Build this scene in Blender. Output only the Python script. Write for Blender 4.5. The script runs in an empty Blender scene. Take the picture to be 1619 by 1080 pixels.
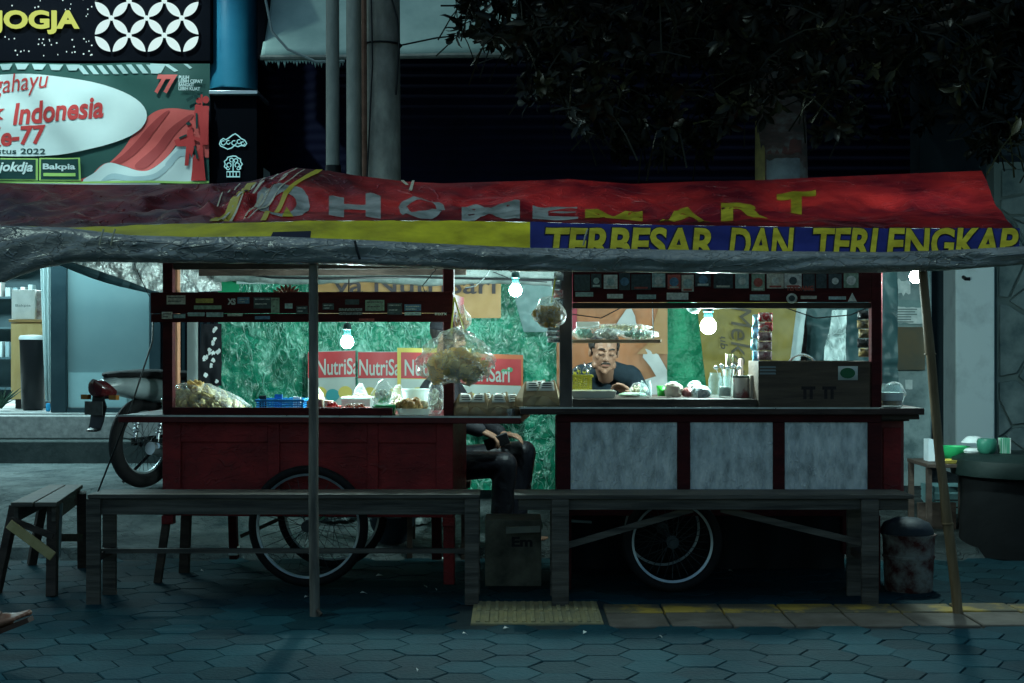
import bpy, bmesh, math, random
from mathutils import Vector, Matrix, Euler, noise
R = math.radians
rnd = random.Random(11)
sc = bpy.context.scene
col = sc.collection

# ---------------------------------------------------------------- camera
F, CX, HY, CH = 2248.0, 809.5, 550.0, 1.2        # focal in photo pixels, centre column, horizon row, eye height
cam = bpy.data.cameras.new("camera"); camo = bpy.data.objects.new("camera", cam); col.objects.link(camo)
cam.sensor_width = 36; cam.lens = F / 1619 * 36; cam.shift_y = 10 / 1619
cam.clip_end = 300; cam.clip_start = 0.05
camo.location = (0, 0, CH); camo.rotation_euler = (R(90), 0, 0)
sc.camera = camo

# ---------------------------------------------------------------- world, sun, exposure
SUN_EL, SUN_AZ = 66, -100
w = bpy.data.worlds.new("World"); sc.world = w; w.use_nodes = True
nt = w.node_tree; nt.nodes.clear()
sky = nt.nodes.new("ShaderNodeTexSky"); sky.sky_type = 'NISHITA'; sky.sun_disc = False
sky.sun_elevation = R(SUN_EL); sky.sun_rotation = R(SUN_AZ)
bg = nt.nodes.new("ShaderNodeBackground"); bg.inputs[1].default_value = 0.082
tint = nt.nodes.new("ShaderNodeMix"); tint.data_type = 'RGBA'; tint.blend_type = 'MULTIPLY'; tint.inputs[0].default_value = 1
tint.inputs[7].default_value = (0.74, 1.0, 0.92, 1)
wo = nt.nodes.new("ShaderNodeOutputWorld")
nt.links.new(sky.outputs[0], tint.inputs[6]); nt.links.new(tint.outputs[2], bg.inputs[0]); nt.links.new(bg.outputs[0], wo.inputs[0])
sun = bpy.data.lights.new("sun", 'SUN'); sun.energy = 0.45; sun.angle = R(3); sun.color = (0.66, 1.0, 0.95)
suno = bpy.data.objects.new("sun", sun); col.objects.link(suno)
d = Vector((0.42, 0.15, -0.90)); suno.rotation_euler = d.to_track_quat('-Z', 'Y').to_euler()
vs = sc.view_settings
vs.view_transform = 'Standard'; vs.look = 'None'; vs.exposure = 0; vs.gamma = 1; vs.use_curve_mapping = False
sc.cycles.max_bounces = 6; sc.cycles.transparent_max_bounces = 24; sc.cycles.sample_clamp_indirect = 3
sc.cycles.caustics_reflective = False; sc.cycles.caustics_refractive = False

# ---------------------------------------------------------------- helpers
def X(px, Y): return (px - CX) * Y / F
def Z(py, Y): return CH + (HY - py) * Y / F
def P(px, py, Y): return Vector((X(px, Y), Y, Z(py, Y)))
def lerp(a, b, t): return a + (b - a) * t
def interp(tab, x):
    if x <= tab[0][0]: return tab[0][1]
    for (a, va), (b, vb) in zip(tab, tab[1:]):
        if x <= b: return lerp(va, vb, (x - a) / (b - a))
    return tab[-1][1]
def nz(x, y, z=0): return noise.noise(Vector((x, y, z)))

WL = {}
def wloc(o): return WL.get(o.name, Vector((0, 0, 0)))

class MB:
    def __init__(s): s.v = []; s.f = []
    def add(s, vs, fs):
        b = len(s.v); s.v += [Vector(q) for q in vs]; s.f += [tuple(b + i for i in f) for f in fs]; return s
    def box(s, x0, x1, y0, y1, z0, z1):
        return s.add([(x0,y0,z0),(x1,y0,z0),(x1,y1,z0),(x0,y1,z0),(x0,y0,z1),(x1,y0,z1),(x1,y1,z1),(x0,y1,z1)],
                     [(3,2,1,0),(4,5,6,7),(0,1,5,4),(1,2,6,5),(2,3,7,6),(3,0,4,7)])
    def beam(s, p0, p1, w, h, up=(0,0,1)):
        p0, p1 = Vector(p0), Vector(p1); a = (p1 - p0).normalized(); u = Vector(up)
        if abs(a.dot(u)) > .98: u = Vector((0,1,0))
        b = a.cross(u).normalized(); c = b.cross(a)
        vs = []
        for p in (p0, p1):
            for i, j in ((-1,-1),(1,-1),(1,1),(-1,1)): vs.append(p + b*i*w/2 + c*j*h/2)
        return s.add(vs, [(3,2,1,0),(4,5,6,7),(0,1,5,4),(1,2,6,5),(2,3,7,6),(3,0,4,7)])
    def tube(s, path, r, n=8, cap=True, closed=False):
        path = [Vector(p) for p in path]; m = len(path)
        rs = r if isinstance(r, (list, tuple)) else [r]*m
        vs = []; ref = None
        for i, p in enumerate(path):
            if closed: t = path[(i+1) % m] - path[i-1]
            else: t = path[min(i+1, m-1)] - path[max(i-1, 0)]
            t = t.normalized() if t.length > 1e-9 else Vector((0,0,1))
            if ref is None:
                ref = t.orthogonal().normalized()
            ref = (ref - t*ref.dot(t))
            ref = ref.normalized() if ref.length > 1e-6 else t.orthogonal().normalized()
            b = t.cross(ref)
            for k in range(n):
                a = 2*math.pi*k/n; vs.append(p + (ref*math.cos(a) + b*math.sin(a))*rs[i])
        fs = []
        for i in range(m if closed else m-1):
            j = (i+1) % m
            for k in range(n):
                l = (k+1) % n; fs.append((i*n+k, i*n+l, j*n+l, j*n+k))
        if cap and not closed:
            fs.append(tuple(range(n-1, -1, -1))); fs.append(tuple((m-1)*n+k for k in range(n)))
        return s.add(vs, fs)
    def cyl(s, p0, p1, r0, r1=None, n=14, cap=True): return s.tube([p0, p1], [r0, r0 if r1 is None else r1], n, cap)
    def lathe(s, c, prof, n=20, axis='z', ring=False):
        c = Vector(c); vs = []; m = len(prof)
        for r, z in prof:
            for k in range(n):
                a = 2*math.pi*k/n
                q = (r*math.cos(a), r*math.sin(a), z) if axis == 'z' else ((r*math.cos(a), z, r*math.sin(a)) if axis == 'y' else (z, r*math.cos(a), r*math.sin(a)))
                vs.append(c + Vector(q))
        fs = [(i*n+k, i*n+(k+1)%n, (i+1)*n+(k+1)%n, (i+1)*n+k) for i in range(m-1) for k in range(n)]
        if prof[0][0] > 1e-5 and not ring: fs.append(tuple(range(n-1,-1,-1)))
        if prof[-1][0] > 1e-5 and not ring: fs.append(tuple((m-1)*n+k for k in range(n)))
        return s.add(vs, fs)
    def sphere(s, c, r, nu=14, nv=9, mat=None):
        r = (r, r, r) if not isinstance(r, (tuple, list)) else r
        c = Vector(c); vs = [Vector((0,0,r[2]))]
        for j in range(1, nv):
            t = math.pi*j/nv
            for k in range(nu):
                a = 2*math.pi*k/nu; vs.append(Vector((r[0]*math.sin(t)*math.cos(a), r[1]*math.sin(t)*math.sin(a), r[2]*math.cos(t))))
        vs.append(Vector((0,0,-r[2])))
        if mat is not None: vs = [mat @ q for q in vs]
        vs = [q + c for q in vs]
        fs = [(0, 1+k, 1+(k+1)%nu) for k in range(nu)]
        for j in range(nv-2):
            b = 1+j*nu
            for k in range(nu): fs.append((b+k, b+nu+k, b+nu+(k+1)%nu, b+(k+1)%nu))
        b = 1+(nv-2)*nu; e = len(vs)-1
        fs += [(b+k, e, b+(k+1)%nu) for k in range(nu)]
        return s.add(vs, fs)
    def cap(s, p0, r0, p1, r1, n=12):
        s.sphere(p0, r0, n, 8); s.sphere(p1, r1, n, 8); s.cyl(p0, p1, r0, r1, n); return s
    def grid(s, fn, nu, nv, wrap=False):
        vs = [fn(i/nu, j/nv) for j in range(nv+1) for i in range(nu+1)]
        fs = [(j*(nu+1)+i, j*(nu+1)+i+1, (j+1)*(nu+1)+i+1, (j+1)*(nu+1)+i) for j in range(nv) for i in range(nu)]
        return s.add(vs, fs)
    def prism(s, pts, fn, a, b):
        """2-D outline pts -> solid between fn(u,v,a) and fn(u,v,b)"""
        n = len(pts); vs = [fn(u, v, a) for u, v in pts] + [fn(u, v, b) for u, v in pts]
        fs = [tuple(range(n)), tuple(range(2*n-1, n-1, -1))] + [(i, n+i, n+(i+1)%n, (i+1)%n) for i in range(n)]
        return s.add(vs, fs)
    def xf(s, m):
        s.v = [m @ q for q in s.v]; return s
    def jitter(s, a, sc_=12, seed=0):
        s.v = [q + Vector((nz(q.x*sc_+seed, q.y*sc_, q.z*sc_), nz(q.x*sc_, q.y*sc_+7+seed, q.z*sc_), nz(q.x*sc_, q.y*sc_, q.z*sc_+13+seed)))*a for q in s.v]; return s
    def build(s, name, mat, parent=None, smooth=True, bevel=0, solid=0, ang=38):
        me = bpy.data.meshes.new(name)
        if parent is not None: org = wloc(parent)
        elif s.v:
            xs = [q.x for q in s.v]; ys = [q.y for q in s.v]
            org = Vector(((min(xs)+max(xs))/2, (min(ys)+max(ys))/2, min(q.z for q in s.v)))
        else: org = Vector((0,0,0))
        me.from_pydata([q - org for q in s.v], [], s.f)
        bm = bmesh.new(); bm.from_mesh(me); bmesh.ops.recalc_face_normals(bm, faces=bm.faces); bm.to_mesh(me); bm.free()
        if smooth:
            me.polygons.foreach_set('use_smooth', [True]*len(me.polygons)); me.set_sharp_from_angle(angle=R(ang))
        o = bpy.data.objects.new(name, me); col.objects.link(o)
        if mat is not None: me.materials.append(mat)
        if parent is not None: o.parent = parent; WL[o.name] = org
        else: o.location = org; WL[o.name] = org
        if bevel:
            b = o.modifiers.new('bevel', 'BEVEL'); b.width = bevel; b.segments = 2; b.limit_method = 'ANGLE'; b.angle_limit = R(40)
        if solid:
            b = o.modifiers.new('solid', 'SOLIDIFY'); b.thickness = solid; b.offset = 0
        return o

def tag(o, label=None, cat=None, group=None, kind=None):
    if label: o['label'] = label
    if cat: o['category'] = cat
    if group: o['group'] = group
    if kind: o['kind'] = kind
    return o
def thing(name, label, cat, loc=(0,0,0), group=None):
    o = bpy.data.objects.new(name, None); col.objects.link(o); o.location = loc; o.empty_display_size = .1
    WL[o.name] = Vector(loc); return tag(o, label, cat, group)
def place(o, loc, rz=0, s=1):
    o.location = loc; o.rotation_euler = (0, 0, rz); o.scale = (s, s, s); return o
def copy_tree(o, parent=None):
    c = o.copy(); col.objects.link(c)
    if parent is not None: c.parent = parent
    for ch in list(o.children): copy_tree(ch, c)
    return c

# ---------------------------------------------------------------- 2-D shapes mapped onto a surface
def text2d(s, size=1.0, bold=0.0, shear=0.0, space=1.0, fit=None):
    cu = bpy.data.curves.new('lettering', 'FONT'); cu.body = s; cu.size = size; cu.offset = bold; cu.shear = shear
    cu.space_character = space; cu.resolution_u = 4
    ob = bpy.data.objects.new('lettering', cu); col.objects.link(ob)
    dg = bpy.context.evaluated_depsgraph_get(); dg.update()
    me = ob.evaluated_get(dg).to_mesh()
    v = [(q.co.x, q.co.y) for q in me.vertices]; f = [tuple(p.vertices) for p in me.polygons]
    ob.evaluated_get(dg).to_mesh_clear(); bpy.data.objects.remove(ob); bpy.data.curves.remove(cu)
    if fit:
        u0, u1, w0, w1 = fit
        xs = [q[0] for q in v]; ys = [q[1] for q in v]; a, b, c, e = min(xs), max(xs), min(ys), max(ys)
        v = [(lerp(u0, u1, (x-a)/(b-a)), lerp(w0, w1, (y-c)/(e-c))) for x, y in v]
    return v, f
def cut2d(v, f, cell=None, clip=None):
    bm = bmesh.new(); bv = [bm.verts.new((x, y, 0)) for x, y in v]
    for q in f:
        try: bm.faces.new([bv[i] for i in q])
        except ValueError: pass
    xs = [q[0] for q in v]; ys = [q[1] for q in v]
    if clip:
        for co, no in (((clip[0],0,0),(-1,0,0)), ((clip[1],0,0),(1,0,0)), ((0,clip[2],0),(0,-1,0)), ((0,clip[3],0),(0,1,0))):
            bmesh.ops.bisect_plane(bm, geom=bm.verts[:]+bm.edges[:]+bm.faces[:], plane_co=co, plane_no=no, clear_outer=True)
    if cell:
        x = min(xs)+cell
        while x < max(xs):
            bmesh.ops.bisect_plane(bm, geom=bm.verts[:]+bm.edges[:]+bm.faces[:], plane_co=(x,0,0), plane_no=(1,0,0)); x += cell
        y = min(ys)+cell
        while y < max(ys):
            bmesh.ops.bisect_plane(bm, geom=bm.verts[:]+bm.edges[:]+bm.faces[:], plane_co=(0,y,0), plane_no=(0,1,0)); y += cell
    bm.verts.index_update()
    vv = [(q.co.x, q.co.y) for q in bm.verts]; ff = [tuple(t.index for t in q.verts) for q in bm.faces]; bm.free()
    return vv, ff
def decal(v, f, fn, cell=None, clip=None):
    """flat shape -> mesh lying on the surface fn(u, v)"""
    if cell or clip: v, f = cut2d(v, f, cell, clip)
    return MB().add([fn(x, y) for x, y in v], f)
def ell2d(cx, cy, rx, ry, n=40, a0=0, a1=2*math.pi):
    pts = [(cx+rx*math.cos(a0+(a1-a0)*i/n), cy+ry*math.sin(a0+(a1-a0)*i/n)) for i in range(n)]
    return pts, [tuple(range(n))]
def poly2d(pts): return list(pts), [tuple(range(len(pts)))]
def merge2d(*sh):
    v = []; f = []
    for a, b in sh:
        k = len(v); v += list(a); f += [tuple(k+i for i in q) for q in b]
    return v, f
def flatfn(x0, Y, z0, sx=1, sz=1): return lambda u, v: Vector((x0+u*sx, Y, z0+v*sz))
def pxfn(Y): return lambda u, v: P(u, v, Y)          # outlines sketched in photo rows/columns, laid flat on the plane at distance Y

# ---------------------------------------------------------------- materials
MC = {}
def M(name, c1, c2=None, scale=6, st=(1,1,1), rough=.6, metal=0, bump=0.0, bscale=None, detail=5, trans=0, spec=.22, emis=0, lo=.35, hi=.65, c3=None, dist=.01, coat=0):
    if name in MC: return MC[name]
    m = bpy.data.materials.new(name); m.use_nodes = True; t = m.node_tree; n = t.nodes; L = t.links
    b = n['Principled BSDF']; out = n['Material Output']
    c1 = (*c1, 1); b.inputs['Roughness'].default_value = rough; b.inputs['Metallic'].default_value = metal
    b.inputs['Specular IOR Level'].default_value = spec; b.inputs['Base Color'].default_value = c1
    if coat: b.inputs['Coat Weight'].default_value = coat
    colsock = None
    if c2 or bump:
        tc = n.new('ShaderNodeTexCoord'); mp = n.new('ShaderNodeMapping'); mp.inputs['Scale'].default_value = st
        L.new(tc.outputs['Object'], mp.inputs[0])
    if c2:
        tx = n.new('ShaderNodeTexNoise'); tx.inputs['Scale'].default_value = scale; tx.inputs['Detail'].default_value = detail; tx.inputs['Roughness'].default_value = .62
        L.new(mp.outputs[0], tx.inputs[0])
        cr = n.new('ShaderNodeValToRGB'); e = cr.color_ramp.elements
        e[0].position = lo; e[0].color = c1; e[1].position = hi; e[1].color = (*c2, 1)
        if c3: q = e.new(.5*(lo+hi)); q.color = (*c3, 1)
        L.new(tx.outputs['Fac'], cr.inputs[0]); L.new(cr.outputs[0], b.inputs['Base Color']); colsock = cr.outputs[0]
        mr = n.new('ShaderNodeMapRange'); mr.inputs[3].default_value = max(.05, rough-.12); mr.inputs[4].default_value = min(1, rough+.15)
        L.new(tx.outputs['Fac'], mr.inputs[0]); L.new(mr.outputs[0], b.inputs['Roughness'])
    if bump:
        bx = n.new('ShaderNodeTexNoise'); bx.inputs['Scale'].default_value = bscale or scale*3; bx.inputs['Detail'].default_value = 6
        L.new(mp.outputs[0], bx.inputs[0])
        bp = n.new('ShaderNodeBump'); bp.inputs['Strength'].default_value = bump; bp.inputs['Distance'].default_value = dist
        L.new(bx.outputs['Fac'], bp.inputs['Height']); L.new(bp.outputs[0], b.inputs['Normal'])
    if emis:
        b.inputs['Emission Strength'].default_value = emis; b.inputs['Emission Color'].default_value = c1
    if trans:
        tr = n.new('ShaderNodeBsdfTranslucent'); tr.inputs[0].default_value = c1
        if colsock: L.new(colsock, tr.inputs[0])
        mx = n.new('ShaderNodeMixShader'); mx.inputs[0].default_value = trans
        L.new(b.outputs[0], mx.inputs[1]); L.new(tr.outputs[0], mx.inputs[2]); L.new(mx.outputs[0], out.inputs[0])
    MC[name] = m; return m
def creases(m, white=(.45,.72,.62), amt=.5, sc_=9, st=(1,1,.55), wid=.035, bump=.6):
    """sharp pale crease lines of crumpled plastic film, in relief, stress-whitened; on the green sheet the white also paints in glints"""
    t = m.node_tree; n = t.nodes; L = t.links; b = n['Principled BSDF']
    tc = n.new('ShaderNodeTexCoord'); acc = None
    for k, (rot, s_) in enumerate(((.5, sc_), (-.7, sc_*1.7), (1.2, sc_*2.9))):
        mp = n.new('ShaderNodeMapping'); mp.inputs['Scale'].default_value = st; mp.inputs['Rotation'].default_value = (0, rot, 0); L.new(tc.outputs['Object'], mp.inputs[0])
        nn = n.new('ShaderNodeTexNoise'); nn.inputs['Scale'].default_value = s_; nn.inputs['Detail'].default_value = 2; nn.inputs['Distortion'].default_value = .6; L.new(mp.outputs[0], nn.inputs[0])
        a = n.new('ShaderNodeMath'); a.operation = 'SUBTRACT'; a.inputs[1].default_value = .5; L.new(nn.outputs['Fac'], a.inputs[0])
        q = n.new('ShaderNodeMath'); q.operation = 'ABSOLUTE'; L.new(a.outputs[0], q.inputs[0])
        r = n.new('ShaderNodeMapRange'); r.inputs[1].default_value = 0; r.inputs[2].default_value = wid; r.inputs[3].default_value = 1; r.inputs[4].default_value = 0; L.new(q.outputs[0], r.inputs[0])
        if acc is None: acc = r.outputs[0]
        else:
            mx = n.new('ShaderNodeMath'); mx.operation = 'MAXIMUM'; L.new(acc, mx.inputs[0]); L.new(r.outputs[0], mx.inputs[1]); acc = mx.outputs[0]
    pn = n.new('ShaderNodeTexNoise'); pn.inputs['Scale'].default_value = 2.2; pn.inputs['Detail'].default_value = 3; L.new(tc.outputs['Object'], pn.inputs[0])
    pr = n.new('ShaderNodeMapRange'); pr.inputs[1].default_value = .38; pr.inputs[2].default_value = .62; pr.inputs[3].default_value = .1; pr.inputs[4].default_value = 1; L.new(pn.outputs['Fac'], pr.inputs[0])
    ml = n.new('ShaderNodeMath'); ml.operation = 'MULTIPLY'; L.new(acc, ml.inputs[0]); L.new(pr.outputs[0], ml.inputs[1])
    m2 = n.new('ShaderNodeMath'); m2.operation = 'MULTIPLY'; m2.inputs[1].default_value = amt; L.new(ml.outputs[0], m2.inputs[0])
    old = b.inputs['Base Color'].links[0].from_socket
    mix = n.new('ShaderNodeMix'); mix.data_type = 'RGBA'; mix.inputs[7].default_value = (*white, 1); L.new(m2.outputs[0], mix.inputs[0]); L.new(old, mix.inputs[6]); L.new(mix.outputs[2], b.inputs['Base Color'])
    bp = n.new('ShaderNodeBump'); bp.inputs['Strength'].default_value = bump; bp.inputs['Distance'].default_value = .02; L.new(ml.outputs[0], bp.inputs['Height'])
    if b.inputs['Normal'].links: L.new(b.inputs['Normal'].links[0].from_socket, bp.inputs['Normal'])
    L.new(bp.outputs[0], b.inputs['Normal']); return m
def clear(name, tintc=(.9,.95,.95), body=.12, rough=.08, bump=0.0, bscale=30, edge=.5):
    """thin clear film or glass: see-through, a little milky, shiny, denser at grazing angles"""
    if name in MC: return MC[name]
    m = bpy.data.materials.new(name); m.use_nodes = True; t = m.node_tree; n = t.nodes; L = t.links
    b = n['Principled BSDF']; out = n['Material Output']; b.inputs['Base Color'].default_value = (*tintc, 1); b.inputs['Roughness'].default_value = rough
    b.inputs['Specular IOR Level'].default_value = 1.0
    tr = n.new('ShaderNodeBsdfTransparent'); mx = n.new('ShaderNodeMixShader'); tr.inputs[0].default_value = (*[min(1, .55+.45*q) for q in tintc], 1)
    lw = n.new('ShaderNodeLayerWeight'); lw.inputs[0].default_value = .35
    mr = n.new('ShaderNodeMapRange'); mr.inputs[3].default_value = body; mr.inputs[4].default_value = edge
    L.new(lw.outputs['Facing'], mr.inputs[0]); L.new(mr.outputs[0], mx.inputs[0])
    L.new(tr.outputs[0], mx.inputs[1]); L.new(b.outputs[0], mx.inputs[2]); L.new(mx.outputs[0], out.inputs[0])
    if bump:
        tc = n.new('ShaderNodeTexCoord'); bx = n.new('ShaderNodeTexNoise'); bx.inputs['Scale'].default_value = bscale; bx.inputs['Detail'].default_value = 4
        L.new(tc.outputs['Object'], bx.inputs[0]); bp = n.new('ShaderNodeBump'); bp.inputs['Strength'].default_value = bump; bp.inputs['Distance'].default_value = .02
        L.new(bx.outputs['Fac'], bp.inputs['Height']); L.new(bp.outputs[0], b.inputs['Normal']); L.new(bp.outputs[0], lw.inputs['Normal'])
    MC[name] = m; return m
def glow(name, c, s):
    if name in MC: return MC[name]
    m = bpy.data.materials.new(name); m.use_nodes = True; t = m.node_tree; t.nodes.clear()
    e = t.nodes.new('ShaderNodeEmission'); e.inputs[0].default_value = (*c, 1); e.inputs[1].default_value = s
    o = t.nodes.new('ShaderNodeOutputMaterial'); t.links.new(e.outputs[0], o.inputs[0]); MC[name] = m; return m
def lamp(name, kind, loc, power, colr, size=.03, parent=None, direc=None, sy=None):
    l = bpy.data.lights.new(name, kind); l.energy = power; l.color = colr
    if kind == 'AREA':
        l.size = size
        if sy: l.shape = 'RECTANGLE'; l.size_y = sy
    else: l.shadow_soft_size = size
    o = bpy.data.objects.new(name, l); col.objects.link(o); o.location = loc
    if direc is not None: o.rotation_euler = Vector(direc).to_track_quat('-Z', 'Y').to_euler()
    if parent is not None:
        o.parent = parent; o.location = Vector(loc) - wloc(parent)
    return o

def islands(m, lo=.72, hi=1.2):
    """each separate block gets its own slightly different tone"""
    t = m.node_tree; n = t.nodes; L = t.links; b = n['Principled BSDF']; old = b.inputs['Base Color'].links[0].from_socket
    ge = n.new('ShaderNodeNewGeometry'); mr = n.new('ShaderNodeMapRange'); mr.inputs[3].default_value = lo; mr.inputs[4].default_value = hi
    L.new(ge.outputs['Random Per Island'], mr.inputs[0]); mx = n.new('ShaderNodeMix'); mx.data_type = 'RGBA'; mx.blend_type = 'MULTIPLY'; mx.inputs[0].default_value = 1
    L.new(old, mx.inputs[6]); L.new(mr.outputs[0], mx.inputs[7]); L.new(mx.outputs[2], b.inputs['Base Color']); return m
def stall_shade(m, x0, x1, y0, y1, k):
    """shade under the stall painted into the ground colour, with an irregular edge"""
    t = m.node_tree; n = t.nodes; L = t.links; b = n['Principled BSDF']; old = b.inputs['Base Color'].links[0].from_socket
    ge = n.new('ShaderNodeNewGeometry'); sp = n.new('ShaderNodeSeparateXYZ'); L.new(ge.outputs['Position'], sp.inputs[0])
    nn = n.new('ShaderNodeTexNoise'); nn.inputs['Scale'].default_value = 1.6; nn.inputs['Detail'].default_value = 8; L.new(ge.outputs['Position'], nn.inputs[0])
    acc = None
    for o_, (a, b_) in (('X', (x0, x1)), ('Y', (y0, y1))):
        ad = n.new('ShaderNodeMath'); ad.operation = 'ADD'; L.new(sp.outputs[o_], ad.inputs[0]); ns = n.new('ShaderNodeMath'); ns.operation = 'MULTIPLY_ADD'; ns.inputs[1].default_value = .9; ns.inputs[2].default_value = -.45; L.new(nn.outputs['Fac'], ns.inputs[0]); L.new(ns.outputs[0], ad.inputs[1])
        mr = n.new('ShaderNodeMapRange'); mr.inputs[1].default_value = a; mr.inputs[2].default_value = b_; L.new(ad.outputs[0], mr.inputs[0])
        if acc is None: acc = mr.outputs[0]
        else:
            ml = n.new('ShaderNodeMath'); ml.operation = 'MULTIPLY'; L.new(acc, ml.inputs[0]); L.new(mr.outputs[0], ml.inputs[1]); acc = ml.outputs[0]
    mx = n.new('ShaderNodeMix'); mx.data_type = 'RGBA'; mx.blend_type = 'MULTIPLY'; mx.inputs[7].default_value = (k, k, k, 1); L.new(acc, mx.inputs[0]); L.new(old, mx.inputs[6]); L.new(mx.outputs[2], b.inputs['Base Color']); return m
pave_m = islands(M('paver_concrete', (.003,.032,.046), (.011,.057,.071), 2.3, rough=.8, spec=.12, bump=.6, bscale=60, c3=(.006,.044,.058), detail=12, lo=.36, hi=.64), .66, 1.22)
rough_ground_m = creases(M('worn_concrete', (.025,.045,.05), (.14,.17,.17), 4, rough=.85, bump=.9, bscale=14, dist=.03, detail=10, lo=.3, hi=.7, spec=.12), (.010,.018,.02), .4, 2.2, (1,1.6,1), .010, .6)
dirt_m = M('joint_dirt', (.012,.024,.028), (.025,.04,.042), 12, rough=.95)
red_wood = creases(M('red_painted_wood', (.11,.009,.011), (.33,.024,.025), 3.5, st=(1,1,1.6), rough=.48, bump=.3, bscale=20, detail=10, lo=.3, hi=.72), (.10,.05,.045), .35, 5, (1,1,2), .012, .4)
dark_red = M('dark_red_wood', (.034,.006,.008), (.065,.010,.011), 7, st=(1,1,3), rough=.68, bump=.3, spec=.12)
grey_wood = M('weathered_wood', (.035,.031,.026), (.115,.10,.082), 4, st=(.6,6,9), rough=.62, bump=.5, bscale=9)
dark_wood = M('dark_wood', (.030,.022,.018), (.075,.055,.045), 5, st=(1,5,5), rough=.6, bump=.3)
brown_wood = M('brown_plywood', (.055,.038,.027), (.11,.078,.055), 4, st=(.7,3,6), rough=.65, bump=.3)
orange_wood = M('raw_orange_wood', (.34,.15,.085), (.45,.22,.13), 5, st=(5,5,.5), rough=.6, bump=.2)
bamboo_m = M('bamboo', (.11,.07,.035), (.20,.135,.075), 5, st=(6,6,.7), rough=.45, bump=.2)
steel_pole = M('galvanised_pole', (.22,.24,.22), (.36,.37,.33), 8, st=(1,1,.4), rough=.5, metal=.25, bump=.2)
zinc = creases(M('zinc_sheet', (.20,.23,.235), (.88,.89,.86), 10, st=(1.7,1,.75), rough=.40, metal=.15, bump=.5, bscale=24, detail=15, c3=(.56,.60,.60), lo=.28, hi=.70), (.95,.97,.97), .5, 8, (2.2,1,.7), .012, .5)
chrome = M('chrome', (.6,.65,.68), rough=.18, metal=1)
steel = M('scuffed_steel', (.35,.38,.4), (.5,.53,.55), 12, rough=.3, metal=.9)
stall_shade(pave_m, -1.7, -1.2, 6.55, 6.95, .45); stall_shade(rough_ground_m, -.7, .3, 7.8, 8.2, .25)  # shade below the tent, painted into the pavers and the rough ground
rubber = M('black_rubber', (.006,.006,.007), (.012,.012,.013), 20, rough=.75, spec=.2)
blackp = M('black_plastic', (.010,.011,.013), rough=.35)
whitep = M('white_plastic', (.75,.80,.80), (.62,.68,.68), 5, rough=.35)
paper = M('white_paper', (.62,.62,.58), (.78,.78,.74), 8, rough=.8, bump=.3)
kraft = M('kraft_paper', (.30,.22,.135), (.42,.32,.20), 10, rough=.7, bump=.3, trans=.25)
ink = M('black_ink', (.012,.012,.014), rough=.6)
plastic_bag = clear('clear_plastic_bag', (.92,.97,.97), .09, .10, .9, 26, .48)
crumpled_bag = clear('crumpled_pale_bag', (.92,.97,.96), .20, .14, 1.6, 17, .62)
jar_glass = clear('jar_glass', (.85,.95,.95), .07, .04, 0, 30, .55)

# ================================================================ GROUND
GP = [(-40, -.013), (8.12, -.013), (8.18, .05), (8.6, .10), (9.3, .285), (10.96, .305), (60, .305)]
def gz(y): return max(0, interp(GP, y))
ys = [-40, -10, 0, 2, 4, 6, 7, 7.8, 8.12, 8.18, 8.3, 8.45, 8.6, 8.75, 8.9, 9.1, 9.3, 9.6, 10, 10.4, 10.96, 11.4, 13, 18, 30, 60]
xs = [-50, -20, -10, -7] + [-6 + .25*i for i in range(49)] + [7, 10, 20, 50]
vv = []; ff = []
for y in ys:
    for x in xs:
        bump_ = .018*nz(x*1.7, y*2.3) if 8.25 < y < 10.9 else 0
        vv.append((x, y + (.02*nz(x*3, 1) if 8.1 < y < 8.2 else 0), interp(GP, y) + bump_))
n_ = len(xs)
ff = [(j*n_+i, j*n_+i+1, (j+1)*n_+i+1, (j+1)*n_+i) for j in range(len(ys)-1) for i in range(n_-1)]
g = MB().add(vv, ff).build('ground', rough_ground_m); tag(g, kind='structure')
# hexagon pavers, every block a slightly uneven bevelled slab
hx = MB(); S_ = .118; yy = 3.0; row = 0
R6 = [(math.cos(R(60*k)), math.sin(R(60*k))) for k in range(6)]
ci = -52
while ci < 52:
    cxx = ci*S_*1.5; r0 = 12 if ci % 2 else 12.5
    for rj in range(0, 26):
        cy = 3.0 + (rj + (.5 if ci % 2 else 0))*.2044
        if cy > 8.05: continue
        if .40 < cxx and 6.10 < cy < 6.66: continue
        if -.2 < cxx < .42 and 6.16 < cy < 6.74: continue
        tz = rnd.uniform(-.0018, .0012); tx, ty = rnd.gauss(0, .004), rnd.gauss(0, .004)
        a = S_*.986; b = S_*.965
        ox, oy = rnd.gauss(0,.0016), rnd.gauss(0,.0016); cs = [rnd.uniform(-.012, .006) - (.03 if rnd.random() < .06 else 0) for _ in R6]
        top = [(cxx+ox+(b+c*S_*2)*p, cy+oy+(b+c*S_*2)*q, tz + tx*p*b + ty*q*b) for (p, q), c in zip(R6, cs)]
        bot = [(cxx+ox+(a+c*S_)*p, cy+oy+(a+c*S_)*q, tz-.004 + tx*p*a + ty*q*a) for (p, q), c in zip(R6, cs)]
        und = [(cxx+a*p, cy+a*q, -.03) for p, q in R6]
        hx.add(top+bot+und, [(0,1,2,3,4,5)] + [(k, 6+k, 6+(k+1)%6, (k+1)%6) for k in range(6)] + [(6+k, 12+k, 12+(k+1)%6, 6+(k+1)%6) for k in range(6)])
    ci += 1
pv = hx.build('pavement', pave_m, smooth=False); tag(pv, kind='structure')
# joints bed under the pavers
bed = MB().box(-6.1, 6.1, 2.9, 8.11, -.012, -.0085).build('paving_joints', dirt_m); tag(bed, kind='structure')
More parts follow.
